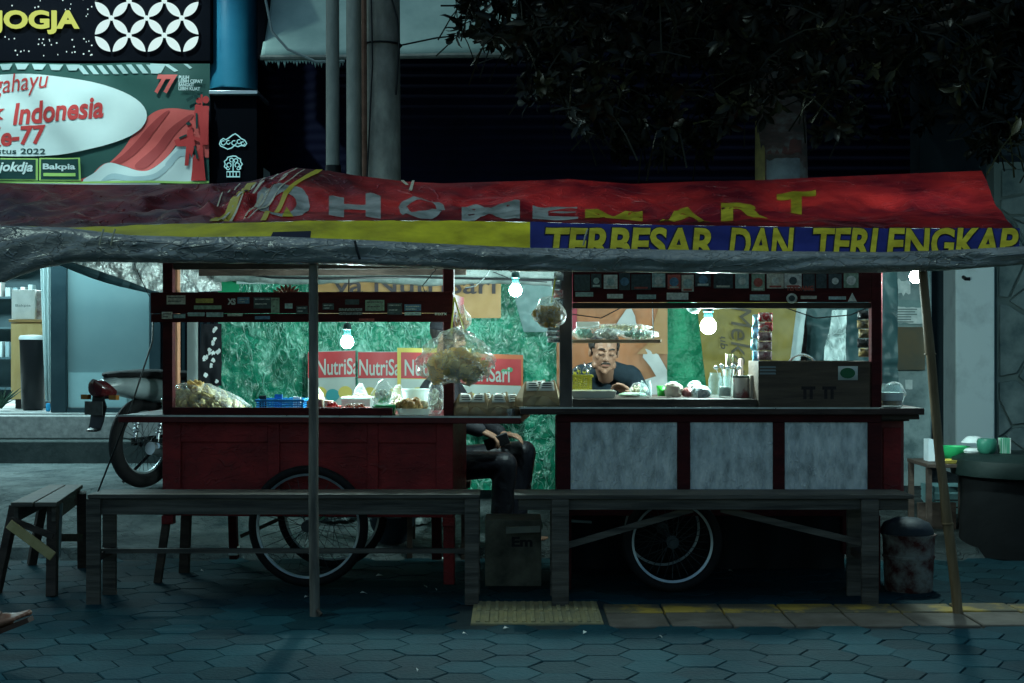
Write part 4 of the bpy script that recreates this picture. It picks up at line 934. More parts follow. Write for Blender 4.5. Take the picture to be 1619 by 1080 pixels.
while x < 1368:
    w_ = rs_.uniform(15, 31); h = rs_.uniform(21, 27); y0 = rs_.uniform(432, 435)
    if x + w_ > 1371: break
    MB().box(lx2(x), lx2(x+w_), -.0105, -.0085, lz2(min(461, y0+h)), lz2(y0)).build('sticker', stick_m[rs_.choice([0,1,5,5,7,0,6,4,5])], c2)
    kx, ky = x + w_/2, y0 + h/2; rr = min(w_, h)*rs_.uniform(.25, .4); a, b = ell2d(lx2(kx), lz2(ky), rr/320, rr/320, 18)
    MB().add([(u, -.0112, v) for u, v in a], b).build('sticker_emblem', stick_m[rs_.choice([1,3,4,5,6,5])], c2)
    if rs_.random() < .6: MB().box(lx2(kx-w_*.35), lx2(kx+w_*.35), -.0112, -.0106, lz2(y0+h-1.5), lz2(y0+h-4.5)).build('sticker_strip', stick_m[rs_.choice([6,4,0])], c2)
    x += w_ + rs_.uniform(1, 5)
for a, b, c, d_, m_ in [(910,938,462,469,1),(960,985,465,472,6),(1007,1037,466,473,1),(1054,1088,463,474,6),(1185,1216,466,475,1),(1265,1290,468,473,0),(1309,1336,469,474,1)]:
    MB().box(lx2(a), lx2(b), -.0105, -.0085, lz2(d_), lz2(c)).build('sticker', stick_m[m_], c2)
for cx_ in (1251,): a, b = ell2d(lx2(cx_), lz2(472), .027, .025, 20); MB().add([(u, -.0095, v) for u, v in a], b).build('sticker', stick_m[6], c2); a, b = ell2d(lx2(cx_), lz2(472), .016, .015, 20); MB().add([(u, -.0104, v) for u, v in a], b).build('sticker_emblem', stick_m[5], c2)
tri = [(lx2(1339),lz2(477)),(lx2(1353),lz2(477)),(lx2(1346),lz2(463))]
MB().add([(a, -.0095, b) for a, b in tri], [(0,1,2)]).build('sticker', stick_m[6], c2)
label_text(c2, 'TENDANG', 1242, 1285, 452, 460, lx2, lz2, -.0115, M('print_red', (.35,.08,.06)), .03)
# hanging inner shelf
MB().box(lx2(903), lx2(1052), .22, .50, 1.225, 1.243).build('hanging_shelf', M('pale_shelf_wood', (.30,.22,.15), (.38,.28,.2), 5, st=(1,5,5)), c2, bevel=.003)
for px in (1040,): MB().cyl((lx2(px),.24,1.243),(lx2(px)-.01,.24,1.60), .003, n=5).build('shelf_wire', steel, c2)
# red side cupboard
cb = MB(); MB().box(lx2(1394), lx2(1438), .12, .45, .45, .835).build('side_cupboard', M('faded_red_paint', (.16,.035,.035), (.24,.06,.055), 6, rough=.6, bump=.3), c2, bevel=.004)
MB().box(lx2(1404), lx2(1433), .112, .119, .49, .80).build('cupboard_door', MC['red_painted_wood'] if 'red_painted_wood' in MC else red_wood, c2, bevel=.003)
MB().box(lx2(1394), lx2(1400), .112, .119, .46, .62).build('door_slot', blackp, c2)
for i in range(3): MB().box(lx2(1384)+.0, lx2(1452)-i*.03, .0+.07*i, .06+.07*i, k2-.058-.012*i, k2-.036).build('shelf_slat', dark_wood, c2)
MB().grid(lambda u, v: Vector((lerp(-.78,.78,u), .715 + .02*math.sin(u*40) + .01*nz(u*9,v*2), lerp(.84,-.004,v))), 80, 6).build('rear_light_block', M('light_block_black', (.006,.008,.010), (.012,.015,.017), 5, rough=.8), c2)  # added black sheet, keeps bulb light off the ground under this cart
MB().box(lx2(906), lx2(1197), -.005, .70, k2+.0014, k2+.0415).build('inner_board', dark_wood, c2, bevel=.003)
place(c2, (X(1136,7.02), 7.02, 0), R(-.8))

# ================================================================ BENCHES
def bench(x0, x1, y0, dep, h, lab, legs, lw, apron, stretch=None, braces=(), th=.02):
    b = thing('wooden_bench', lab, 'bench', ((x0+x1)/2, y0+dep/2, 0), 'low wooden benches')
    n = 2
    for i in range(n): MB().box(x0, x1, y0 + dep*i/n + .002, y0 + dep*(i+1)/n - .002, h-th, h - .002*i).build('seat_plank', grey_wood, b, bevel=.003)
    MB().box(x0+.02, x1-.02, y0+.022, y0+.044, apron, h-th-.001).build('apron', grey_wood, b, bevel=.003); MB().box(x0+.02, x1-.02, y0+dep-.044, y0+dep-.022, apron, h-th-.001).build('apron', grey_wood, b, bevel=.003)
    for a in legs:
        for y in (y0 + .0, y0+dep-.05): MB().box(a-lw/2, a+lw/2, y+(.0455 if y > y0+.02 else .0)-.0*1, y+(.0455 if y > y0+.02 else .0)+.0215, -.003, h-th-.001).build('leg', grey_wood, b, bevel=.003)
        MB().box(a-lw*.3, a+lw*.3, y0+.023, y0+dep-.006, .20, .235).build('cross_bar', dark_wood, b)
    if stretch: MB().box(legs[0], legs[1], y0+dep*.5-.012, y0+dep*.5+.012, stretch, stretch+.022).build('stretcher', grey_wood, b)
    for (a, c) in braces: MB().beam(a, c, .012, .03).build('brace', grey_wood, b)
    return b
bench(-1.984, -.153, 6.64, .27, .515, 'long low bench before the red cart, grey worn plank top', (X(149,6.66), X(746,6.66)), .066, .418, .222)
yb = 6.60
bench(.0105, 1.866, yb, .29, .517, 'long low bench with diagonal braces before the zinc cart', (X(886,yb), X(1376,yb)), .080, .445, None,
      [((X(880,yb+.1), yb+.1, .255), (X(1095,yb+.1), yb+.1, .44)), ((X(1372,yb+.1), yb+.1, .275), (X(1140,yb+.1), yb+.1, .44))])
sb = thing('wooden_bench', 'short splayed bench standing end on at far left with yellow brace', 'bench', (X(75,7.2), 7.3, 0), 'low wooden benches')
ftl, ftr, bkl, bkr = P(17,803,6.85), P(90,805,6.85), P(78,757,7.75), P(131,757,7.75)
zt = .455
def sq(p, z): return Vector((p.x, p.y, z))
for t0, t1 in ((0,.485),(.515,1)):
    m_ = MB(); q = [lerp(ftl, ftr, t0), lerp(ftl, ftr, t1), lerp(bkl, bkr, t1), lerp(bkl, bkr, t0)]
    m_.add([sq(a, zt-.022) for a in q] + [sq(a, zt) for a in q], [(3,2,1,0),(4,5,6,7),(0,1,5,4),(1,2,6,5),(2,3,7,6),(3,0,4,7)]); m_.build('seat_plank', grey_wood, sb, bevel=.003)
for a, b in ((ftl, bkl), (ftr, bkr)):
    cxm = (ftl+ftr+bkl+bkr)/4; sh = (cxm - (a+b)/2).normalized()*.02
    MB().beam(sq(lerp(a,b,.03)+sh, zt-.06), sq(lerp(a,b,.97)+sh, zt-.06), .02, .07).build('apron', grey_wood, sb, bevel=.002)
def gp(px, py): Y = CH*F/(py-HY); return Vector((X(px,Y), Y, 0))
MB().beam(sq(lerp(ftl,bkl,.10), zt-.024), Vector((X(-6,6.95), 6.95, 0)), .05, .04).build('leg', dark_wood, sb, bevel=.003)
MB().beam(sq(lerp(ftr,bkr,.08)-Vector((.03,0,0)), zt-.024), gp(82,943), .05, .04).build('leg', dark_wood, sb, bevel=.003)
MB().beam(sq(lerp(ftl,bkl,.88), zt-.024), gp(50,893), .045, .04).build('leg', dark_wood, sb, bevel=.003)
MB().beam(sq(lerp(ftr,bkr,.86)+Vector((.01,0,0)), zt-.03), gp(130,897), .05, .04).build('leg', dark_wood, sb, bevel=.003)
MB().beam(P(18,822,6.80), P(84,848,6.80) , .015, .03).build('cross_bar', dark_wood, sb); MB().beam(P(95,850,7.3), P(128,850,7.55), .02, .04).build('cross_bar', dark_wood, sb)
MB().beam(P(14,828,6.785), P(84,880,6.785), .014, .046).build('yellow_brace', M('raw_yellow_wood', (.40,.31,.13), (.5,.4,.2), 6, st=(3,1,3), rough=.6), sb, bevel=.002)
MB().beam(P(96,795,7.0), P(92,880,7.02), .02, .012).build('strap', M('pale_strap', (.2,.26,.26)), sb)

# ================================================================ LIT BULBS
def bulb(px, py, Y, strength, lab, top, r=.034, shade=False):
    c = P(px, py, Y); t = thing('light_bulb', lab, 'light bulb', (c.x, c.y, c.z - r))
    MB().lathe(c, [(0,-r),(r*.5,-r*.87),(r*.86,-r*.5),(r,0),(r*.92,r*.4),(r*.7,r*.75),(r*.48,r*1.0)], 18).build('globe', glow('bulb_%d' % strength, (.70,1.0,.97), strength), t)
    MB().lathe(c + Vector((0,0,r*1.0)), [(r*.5,0),(r*.55,.004),(r*.55,.03),(r*.7,.034),(r*.6,.06),(r*.2,.07)], 14).build('socket', M('green_socket', (.012,.05,.05), rough=.4), t)
    MB().tube([c + Vector((0,0,r*1.0+.065))] + [Vector(q) for q in top], .0035, 5).build('cord', blackp, t)
    return c
BT = 1000
bulb(549, 541, 7.62, BT, 'glowing bulb inside the red left cart above the drink banners', [P(550,500,7.62), P(552,440,7.65)])
bulb(815, 459, 7.75, BT+1, 'glowing bulb on a green socket hanging in the gap between the carts', [P(818,434,7.75), P(800,425,7.9)])
c3_ = bulb(1120, 516, 7.45, 900, 'brightest glowing bulb, hanging inside the right cart beside the yellow banner', [P(1119,480,7.45), P(1130,440,7.5)], .042)
bulb(1448, 438, 7.6, 1500, 'glowing bulb under the tent edge beside the bamboo pole', [P(1449,425,7.6), P(1440,420,7.7)], .034)
o = MB().sphere(P(1097,487,7.4), (.034,.034,.03), 16, 10).jitter(.006, 40).build('clear_lamp', jar_glass); tag(o, 'small clear glass globe hanging unlit beside the brightest bulb', 'lamp')
for pth, lab in [([P(735,455,7.9), P(752,452,7.9), P(768,437,7.9), P(775,424,7.9)], 'thin grey wire looping beside the left cart post'), ([P(905,497,7.3), P(950,503,7.3), P(985,485,7.3)], 'thin wire drooping under the sticker covered sign'), ([P(1240,486,7.2), P(1290,503,7.2), P(1345,498,7.2), P(1375,485,7.2)], 'black wire drooping at the right of the zinc cart opening'), ([P(675,470,7.25), P(668,452,7.3), P(694,420,7.3)], 'short dark wire hanging over the roof sign'), ([P(780,430,8.2), P(812,443,8.2), P(865,446,8.2)], 'dark wire sagging under the white tent roll'), ([P(212,416,8.2), P(222,440,8.2), P(237,470,8.2)], 'dark wire across the silver side sheet')]:
    o = MB().tube(pth, .003, 5).build('wire', blackp if 'grey' not in lab else M('grey_wire', (.05,.06,.06))); tag(o, lab, 'wire')

# ================================================================ BACKDROP SHEETS
def sheet(name, px0, px1, py0, py1, Y, mat, lab, cat, amp=.03, nu=70, nv=40, fr=1.0, skew=(0,0)):
    def fn(u, v):
        px = lerp(px0 + skew[0]*v, px1 + skew[1]*v, u); q = P(px, lerp(py0, py1, v), Y)
        f1 = 1-abs(nz(q.x*3*fr + q.z*2, q.z*4*fr - q.x*2, Y)); f2 = 1-abs(nz(q.x*9*fr - q.z*5, q.z*9*fr + q.x*3, Y+4))
        q.y += amp*(f1-.7) + amp*.6*(f2-.7) + amp*.2*nz(q.x*30, q.z*22); return q
    o = MB().grid(fn, nu, nv).build(name, mat, ang=80); tag(o, lab, cat); return o, fn
greent = M('green_tarp', (.004,.12,.065), (.014,.32,.19), 5, rough=.24, bump=.5, bscale=30, trans=.12, dist=.03, spec=.8); creases(greent, (.40,.85,.70), .75, 6, (1,1,.5), .03)  # pale crease colour also paints the white glints of the crinkles
sheet('green_tarp', 345, 905, 425, 775, 9.0, greent, 'crinkled green plastic sheet hung behind the left cart', 'tarpaulin', .035, 150, 90, 1.4)
sheet('green_tarp', 1020, 1150, 425, 775, 8.93, M('dark_green_tarp', (.005,.10,.05), (.010,.17,.085), 5, rough=.35, bump=.8, bscale=18, dist=.04), 'plain green sheet hung between the orange and yellow banners', 'tarpaulin', .03, 40, 40, 1, (0, 35))
orangem = M('orange_print', (.26,.095,.035), (.16,.085,.045), 1.6, rough=.5, bump=.3, bscale=7)
o, ofn = sheet('orange_banner', 880, 1055, 430, 775, 8.9, orangem, 'orange printed plastic banner with pale shapes behind the seated vendor', 'banner', .03, 50, 50)
def onb(fn_, px0, px1, py0, py1, off=.02): return lambda u, v: fn_((u-px0)/(px1-px0), (-v-py0)/(py1-py0)) + Vector((0,-off,0))
ob = onb(ofn, 880, 1055, 430, 775)
prg = M('grey_print_shape', (.22,.24,.24), (.3,.32,.31), 4, rough=.5); prr = M('maroon_print', (.20,.02,.035), rough=.5)
def pd(sh, mat, name, par, fn_, cell=8): 
    v, f = cut2d(*sh, cell=cell); MB().add([fn_(a, b) for a, b in v], f).build(name, mat, par, ang=80)
pd(poly2d([(880,-432),(912,-432),(912,-520),(880,-540)]), prr, 'printed_shape', o, ob)
pd(poly2d([(965,-528),(978,-506),(990,-489),(998,-488),(1004,-500),(1008,-528)]), prg, 'printed_shape', o, ob)
pd(poly2d([(1018,-550),(1040,-560),(1054,-585),(1055,-615),(1040,-600),(1028,-580),(1016,-565)]), prg, 'printed_shape', o, ob)
pd(poly2d([(1010,-610),(1020,-600),(1040,-594),(1054,-604),(1054,-625),(1010,-625)]), prg, 'printed_shape', o, ob)
pd(poly2d([(1006,-560),(1022,-545),(1040,-490),(1046,-455),(1055,-455),(1055,-560)]), M('brown_print', (.20,.11,.045), rough=.5), 'printed_shape', o, ob)
yellowm = M('yellow_banner', (.13,.095,.010), (.08,.07,.022), 2, rough=.5, bump=.3, bscale=7)
o, yfn = sheet('yellow_banner', 1095, 1268, 425, 640, 8.85, yellowm, 'yellow banner with black sideways lettering behind the brightest bulb', 'banner', .025, 40, 40, 1, (25, -28))
def yb_(u, v):
    vv_ = (-v-425)/215; a = 1095+25*vv_; b = 1268-28*vv_; return yfn((u-a)/(b-a), vv_) + Vector((0,-.02,0))
def side_text(s, x0, x1, y0, y1, bold):
    v, f = text2d(s, bold=bold, shear=.2, fit=(0, y1-y0, 0, x1-x0)); v = [(x0 + b, -(y0 + a)) for a, b in v]; v, f = cut2d(v, f, 8)
    MB().add([yb_(*q) for q in v], f).build('lettering', M('faded_ink', (.035,.03,.02), rough=.6), o, ang=80)
side_text('Mekar', 1155, 1187, 484, 600, .0); side_text('ub', 1138, 1150, 532, 552, .01)
grs = M('grey_sheet', (.10,.15,.16), (.22,.28,.28), 3, rough=.5, bump=.6, bscale=10, dist=.03)
sheet('grey_sheet', 1255, 1282, 430, 645, 8.95, M('pale_grey_sheet', (.25,.33,.34), (.35,.42,.42), 3, rough=.5, bump=.4), 'pale grey plastic strip hanging at the edge of the yellow banner', 'tarpaulin', .03, 14, 30, 1, (-35,-25))
sheet('dark_tarp', 1276, 1420, 425, 640, 9.1, M('dark_teal_sheet', (.012,.035,.04), (.03,.07,.075), 3, rough=.45, bump=.6, bscale=9), 'dark teal plastic sheet behind the right end of the zinc cart', 'tarpaulin', .05, 40, 40)
sheet('silver_cloth', 1316, 1338, 490, 600, 8.6, creases(M('dull_foil', (.10,.15,.15), (.22,.28,.28), 6, rough=.3, bump=.5), (.5,.6,.6), .6, 5), 'silver foil sheet hanging near the right cart post', 'sheet', .05, 20, 30, 2, (-20, 0))
sheet('pale_sheet', 808, 890, 450, 525, 8.85, M('milky_sheet', (.12,.21,.21), (.19,.29,.29), 4, rough=.45, bump=.5, bscale=12, trans=.2), 'milky plastic sheet hung beside the bulb between the carts', 'sheet', .03, 24, 24, 1, (20,-10))
# upper drink banner
o, ufn = sheet('upper_banner', 500, 792, 445, 503, 8.88, M('orange_banner_top', (.27,.155,.06), (.34,.21,.09), 2, rough=.5, bump=.3, bscale=8), 'peach coloured banner with dark lettering above the green sheet', 'banner', .02, 60, 12)
uf = onb(ufn, 500, 792, 445, 503)
v, f = text2d('ya NutriSari', bold=.01, fit=(528, 784, -474, -436)); v, f = cut2d(v, f, 8, (500, 790, -470, -446)); MB().add([uf(a, b) for a, b in v], f).build('lettering', M('dark_print', (.04,.035,.04), rough=.6), o, ang=80)
o = MB().box(X(345,8.85), X(378,8.85), 8.845, 8.86, Z(462,8.85), Z(431,8.85)).build('green_card', M('green_card', (.01,.22,.10), (.016,.28,.13), 4, rough=.5)); tag(o, 'small green card hanging behind the upper left of the red cart', 'card')
o = MB().box(X(374,8.8), X(455,8.8), 8.795, 8.81, Z(449,8.8), Z(439,8.8)).build('pale_rail', M('pale_teal_rail', (.35,.5,.48), (.45,.58,.56), 5)); tag(o, 'pale horizontal rail under the white tent roll', 'rail')
# drink banners with red heads
dred = M('drink_red', (.30,.028,.035), (.42,.045,.05), 3, rough=.45); dwh = M('drink_white', (.30,.36,.33), (.38,.44,.41), 3, rough=.45); dye = M('drink_yellow', (.45,.36,.06), (.5,.42,.1), 6, rough=.5); dgr = M('drink_green', (.06,.25,.13), rough=.5); dte = M('drink_teal', (.04,.25,.27), rough=.5)
frm = [(487,562,'white',None),(566,642,'teal',None),(634,742,'lime',dye),(718,824,'orange',M('drink_orange', (.42,.12,.05), rough=.5))]
labs = ['red topped drink banner leftmost, half behind the tent pole', 'red topped drink banner second from the left over a green strip', 'red topped drink banner with lime border behind the hanging cracker bag', 'red topped drink banner with orange border at the right end of the row']
for i, (a, b, nm, bord) in enumerate(frm):
    Y = 8.80 - .016*i; w_ = .012
    t = thing('drink_banner', labs[i], 'banner', (X((a+b)/2,Y), Y, Z(650,Y)), 'row of drink banners')
    tl = (i-1.2)*1.8
    fp = lambda off: (lambda u, v: Vector((X(u,Y), Y - off + .006*math.sin(u*.09+i), Z(-v + tl*(u-a)/(b-a) + (8 if i == 3 else 0), Y))))
    e = 6 if bord else 0
    def q_(sh, off, mat, name):
        v, f = cut2d(*sh, cell=15); MB().add([fp(off)(*z) for z in v], f).build(name, mat, t, ang=80)
    q_(poly2d([(a-e,-645),(b+e*.5,-645),(b+e*.5,-556+e),(a-e,-556+e)]), 0, bord or dwh, 'sheet')
    q_(poly2d([(a,-598),(b,-598),(b,-557),(a,-557)]), .004, dred, 'red_head')
    if bord: q_(poly2d([(a,-640),(b,-640),(b,-599),(a,-599)]), .004, dwh, 'white_field')
    for k in range(3): q_(ell2d(lerp(a,b,.25+.27*k), -622-4*(k%2), 11, 10, 20), .007+.001*k, [dye, dte if i < 2 else dgr, dye][k], 'fruit_print')
    tx0, tx1 = {0:(501,580),1:(568,645),2:(640,722),3:(724,806)}[i]
    v, f = text2d('NutriSari', bold=.012, fit=(tx0, tx1, -594, -568)); v, f = cut2d(v, f, 12, (a, b, -600, -560)); MB().add([fp(.009)(*z) for z in v], f).build('lettering', dwh, t, ang=80)
    if i == 3: q_(merge2d(ell2d(797,-577,5,4,14), ell2d(806,-574,5,4,14)), .007, dgr, 'leaf_print')
# white post, gate bars, patterned cloth behind the left of the red cart
o = MB().box(X(297,9.0), X(312,9.0), 8.98, 9.02, gz(9), Z(412,9)).build('white_post', M('white_painted_post', (.42,.50,.50), (.5,.58,.57), 5, st=(2,2,.6))); tag(o, 'white painted upright post behind the left of the red cart', 'post')
for i in range(4):
    x = [288, 317, 328, 340][i]
    o = MB().box(X(x,10.8), X(x+5,10.8), 10.78, 10.82, gz(10.8), 2.4).build('gate_bar', M('dark_gate_teal', (.012,.035,.045), (.02,.05,.06), 5)); tag(o, 'dark upright gate bar seen through the left end of the red cart', 'gate bar', 'dark gate bars')
o, pfn = sheet('printed_cloth', 318, 350, 512, 610, 8.7, M('black_cloth', (.01,.012,.016), rough=.8), 'black cloth with white scribbled print hanging behind the crackers', 'cloth', .03, 16, 30, 1, (-6,0))
pm2 = MB(); rp = random.Random(3)
for i in range(16):
    u, v = rp.uniform(.15,.9), rp.uniform(.05,.95); a, b = ell2d(0, 0, 1, 1, 9)
    pm2.add([pfn(min(.98,max(0.02,u+.10*p*rp.uniform(.5,1.2))), min(1,max(0,v+.035*q*rp.uniform(.6,1.5)))) + Vector((0,-.006,0)) for p, q in a], b)
pm2.build('white_print', whitep, o, ang=80)
o = MB()
def fan(u, v):
    a = lerp(180, 0, u); rr = (.075 + .012*math.sin(u*math.pi*22)); k = math.sin(v*math.pi/2)
    return Vector((X(451,7.2) + rr*math.cos(R(a))*(.4+.6*k), 7.25 + .05*(1-k) , Z(472,7.2) + rr*.85*math.sin(R(a))*(.3+.7*k)))
o.grid(fan, 88, 6); o = o.build('pleated_fan', M('fan_tan', (.17,.12,.08), (.25,.18,.12), 8, rough=.7), solid=.004); tag(o, 'brown pleated paper fan stuck above the roof sign of the red cart', 'fan')

# ================================================================ FOOD ON THE LEFT CART
K1 = .858
def on1(px, Y, z=K1): return Vector((X(px, Y), Y, z))
crk = M('cracker_tan', (.78,.55,.22), (.90,.74,.42), 14, rough=.6, bump=.3, trans=.45, c3=(.84,.64,.30))
crk2 = M('cracker_pale', (.58,.52,.33), (.70,.64,.45), 10, rough=.6, bump=.3)
def chips(n, c, r, size, seed=1, flat=.35):
    rr = random.Random(seed); m_ = MB(); c = Vector(c)
    for i in range(n):
        while True:
            q = Vector((rr.uniform(-1,1), rr.uniform(-1,1), rr.uniform(-1,1)))
            if q.length < 1: break
        p_ = c + Vector((q.x*r[0], q.y*r[1], q.z*r[2])); s_ = size*rr.uniform(.7,1.25)
        e = Euler((rr.uniform(0,3), rr.uniform(0,3), rr.uniform(0,3))).to_matrix()
        k0 = len(m_.v); m_.sphere(p_, (s_, s_*.8, s_*flat), 9, 6, e)
    return m_.jitter(size*.22, 35, seed)
def bagshape(c, r, seed, pinch=.0, amp=.1, n=26):
    m_ = MB(); c = Vector(c)
    def fn(u, v):
        a = u*6.28318; t = v*math.pi; k = math.sin(t)**.75; zz = math.cos(t)
        if pinch and zz > 0: k *= 1 - pinch*zz**1.2; 
        q = Vector((r[0]*k*math.cos(a), r[1]*k*math.sin(a), r[2]*zz*(1 if zz < 0 or not pinch else 1.25)))
        am = amp*((1-abs(nz(q.x*14+seed, q.y*14, q.z*14)))-.7) + amp*.6*((1-abs(nz(q.x*34, q.y*34+seed, q.z*34)))-.7)
        return c + q*(1+am*1.6)
    return m_.grid(fn, n*2, n)
# heap of crackers in a big clear bag
t = thing('cracker_bag', 'large clear bag heaped with tan crackers at the left end of the red counter', 'bag', on1(335,7.45))
q = chips(240, on1(332,7.5,.925), (.21,.15,.068), .028, 4); q.v = [Vector((p.x, p.y, max(K1+.003, p.z - max(0,(p.x - X(320,7.5)))*.35))) for p in q.v]; o = q.build('crackers', M('golden_cracker', (.50,.38,.14), (.66,.58,.34), 12, rough=.6, bump=.3), t); tag(o, kind='stuff')
q = bagshape(on1(333,7.48,.93), (.245,.17,.088), 3, 0, .16); q.v = [Vector((p.x, p.y, max(K1+.002, p.z - max(0,(p.x - X(318,7.5)))*.36))) for p in q.v]; q.build('clear_bag', plastic_bag, t)
q = chips(24, on1(310,7.42,1.0), (.04,.05,.02), .024, 9).build('top_crackers', crk, t); tag(q, kind='stuff')
# blue basket
def basket(name, lab, x0, x1, y0, dep, z0, h, mat, cols, rows):
    t = thing(name, lab, 'basket', ((x0+x1)/2, y0+dep/2, z0)); m_ = MB(); th = .004
    m_.box(x0, x1, y0, y0+dep, z0, z0+.004)
    for i in range(rows):
        z = z0 + .004 + (h-.016)*i/rows
        if i == 0 or i == rows-1: pass
        for (a, b, c, d_) in ((x0,x1,y0,y0+th),(x0,x1,y0+dep-th,y0+dep),(x0,x0+th,y0+th,y0+dep-th),(x1-th,x1,y0+th,y0+dep-th)): m_.box(a, b, c, d_, z+.002, z+.002+h/rows*.32)
    for i in range(cols+1):
        x = lerp(x0, x1-th, i/cols)
        for y in (y0, y0+dep-th): m_.box(x, x+th*.9, y+.0005, y+th-.0005, z0, z0+h-.01)
    for i in range(9):
        y = lerp(y0, y0+dep-th, i/8)
        for x in (x0, x1-th): m_.box(x+.0005, x+th-.0005, y, y+th*.9, z0, z0+h-.01)
    m_.build('basket_body', mat, t)
    r_ = MB()
    for (a, b, c, d_) in ((x0-.006,x1+.006,y0-.006,y0+.006),(x0-.006,x1+.006,y0+dep-.006,y0+dep+.006),(x0-.006,x0+.006,y0+.006,y0+dep-.006),(x1-.006,x1+.006,y0+.006,y0+dep-.006)): r_.box(a, b, c, d_, z0+h-.012, z0+h)
    r_.build('basket_rim', mat, t, bevel=.002); return t
basket('blue_basket', 'bright blue plastic basket on the red counter beside the crackers', X(407,7.4), X(481,7.4), 7.36, .22, K1, .075, M('blue_plastic', (.015,.20,.50), (.02,.24,.55), 4, rough=.35), 18, 5)
for i, (px, c) in enumerate([(470, whitep),(415, ink),(440, M('sachet_blue', (.02,.15,.4), rough=.3))]):
    o = MB().box(X(px,7.45)-.02, X(px,7.45)+.02, 7.44, 7.455, K1+.006, K1+.085+.008*i).jitter(.006, 30).build('sachet', c); tag(o, ['white folded napkin packet', 'small black sachet', 'blue sachet'][i] + ' standing in the blue basket', 'sachet')
# rice parcels
def parcel():
    t = thing('rice_parcel', None, 'food parcel', (0,0,0), 'paper wrapped rice parcels'); m_ = MB()
    w, d_, h = .048, .036, .100
    vs_ = [(-w,-d_,0),(w*1.02,-d_*.96,0),(w,d_,0),(-w,d_,0),(-w*1.04,-d_*1.02,.034),(w*1.03,-d_,.030),(w,d_,.033),(-w,d_*1.02,.03),(-w*.50,-.006,h*.97),(w*.56,.0,h*1.03),(-w*.15,-d_*1.12,.044),(w*.1,-.008,h*.93)]
    m_.add(vs_, [(3,2,1,0),(0,1,5,10,4),(1,2,6,5),(2,3,7,6),(3,0,4,7),(4,10,8),(10,11,8),(10,9,11),(10,5,9),(5,6,9),(6,7,8,11,9),(7,4,8)])
    m_.build('paper_wrap', kraft, t, ang=15)
    MB().add([(-w*1.0,-d_*1.07,.004),(w*.98,-d_*1.04,.004),(w*.08,-d_*1.2,.040),(-w*.3,-d_*1.19,.041)], [(0,1,2,3)]).build('fold_flap', M('kraft_shade', (.38,.29,.18), (.48,.37,.24), 9, rough=.7, trans=.2), t, solid=.001)
    fr_ = lambda u, q: Vector((lerp(lerp(-w*.92, w*.92, u), lerp(-w*.5, w*.56, u), q), lerp(-d_*1.12, -.009, q) - .004, lerp(.042, h*.98, q)))
    MB().grid(lambda u, q: fr_(.06+.88*u, .34+.62*q), 4, 3).build('printed_label', paper, t, solid=.001)
    for q in (.5, .66, .8): MB().add([fr_(.2,q)+Vector((0,-.0012,.0005)), fr_(.8,q)+Vector((0,-.0012,.0005)), fr_(.8,q+.07)+Vector((0,-.0012,.0005)), fr_(.2,q+.07)+Vector((0,-.0012,.0005))], [(0,1,2,3)]).build('label_print', ink, t)
    return t
p0 = parcel(); lst = []
spots = [(733,7.18,0,22,'kraft rice parcel nearest the cart post, front row on the red counter'),(759,7.165,0,-18,'kraft rice parcel second from the post in the front row'),(786,7.15,0,14,'kraft rice parcel third from the post in the front row'),(806,7.19,0,40,'turned kraft rice parcel at the end of the front row'),
         (738,7.34,0,-30,'kraft rice parcel in the rear row beside the post'),(765,7.33,.0,15,'kraft rice parcel in the middle of the rear row'),(793,7.36,.0,-20,'kraft rice parcel at the right of the rear row'),
         (838,7.14,K2-K1 if False else .05,25,'larger kraft rice parcel on the left corner of the zinc cart counter'),(866,7.13,.05,-12,'kraft rice parcel against the post on the zinc cart counter'),(851,7.32,.05,8,'kraft rice parcel behind two others on the zinc cart counter')]
for i, (px, Y, dz, a, lab) in enumerate(spots):
    o = p0 if i == 0 else copy_tree(p0)
    z = K1 if px < 830 else .907
    place(o, (X(px,Y), Y, z+.001), R(a), 1.12 if i < 7 else 1.28); o['label'] = lab
ns = MB()
for i in range(6): ns.beam(on1(802,7.12,K1+.004+.006*i), on1(822,7.30,K1+.006+.006*i), .05, .004)
o = ns.build('folded_newspaper', M('newsprint', (.45,.50,.50), (.16,.18,.19), 60, rough=.8, lo=.45, hi=.6)); tag(o, 'stack of folded newspaper wrapping at the right corner of the red counter', 'newspaper')
# trays and tubs
def tray(lab, px0, px1, Y, z0, h, mat, name='tray', cat='tray', dep=.16, t_=.004):
    t = thing(name, lab, cat, (X((px0+px1)/2,Y), Y+dep/2, z0)); x0, x1 = X(px0,Y), X(px1,Y); m_ = MB(); f_ = .010
    o_ = [(x0+f_,Y+f_),(x1-f_,Y+f_),(x1-f_,Y+dep-f_),(x0+f_,Y+dep-f_)]; p_ = [(x0,Y),(x1,Y),(x1,Y+dep),(x0,Y+dep)]
    i_ = [(x0+t_,Y+t_),(x1-t_,Y+t_),(x1-t_,Y+dep-t_),(x0+t_,Y+dep-t_)]; j_ = [(x0+f_+t_,Y+f_+t_),(x1-f_-t_,Y+f_+t_),(x1-f_-t_,Y+dep-f_-t_),(x0+f_+t_,Y+dep-f_-t_)]
    vs_ = [(a,b,z0) for a,b in o_]+[(a,b,z0+h) for a,b in p_]+[(a,b,z0+h) for a,b in i_]+[(a,b,z0+.004) for a,b in j_]
    fs_ = [(3,2,1,0)]
    for k_ in range(3): fs_ += [(k_*4+i, k_*4+(i+1)%4, k_*4+4+(i+1)%4, k_*4+4+i) for i in range(4)]
    fs_.append((12,13,14,15)); m_.add(vs_, fs_).build(name + '_body', mat, t, bevel=.002); return t
redp = M('coral_plastic', (.55,.07,.055), (.6,.09,.07), 4, rough=.35); grp = M('green_plastic', (.01,.20,.07), (.015,.25,.09), 5, rough=.4)
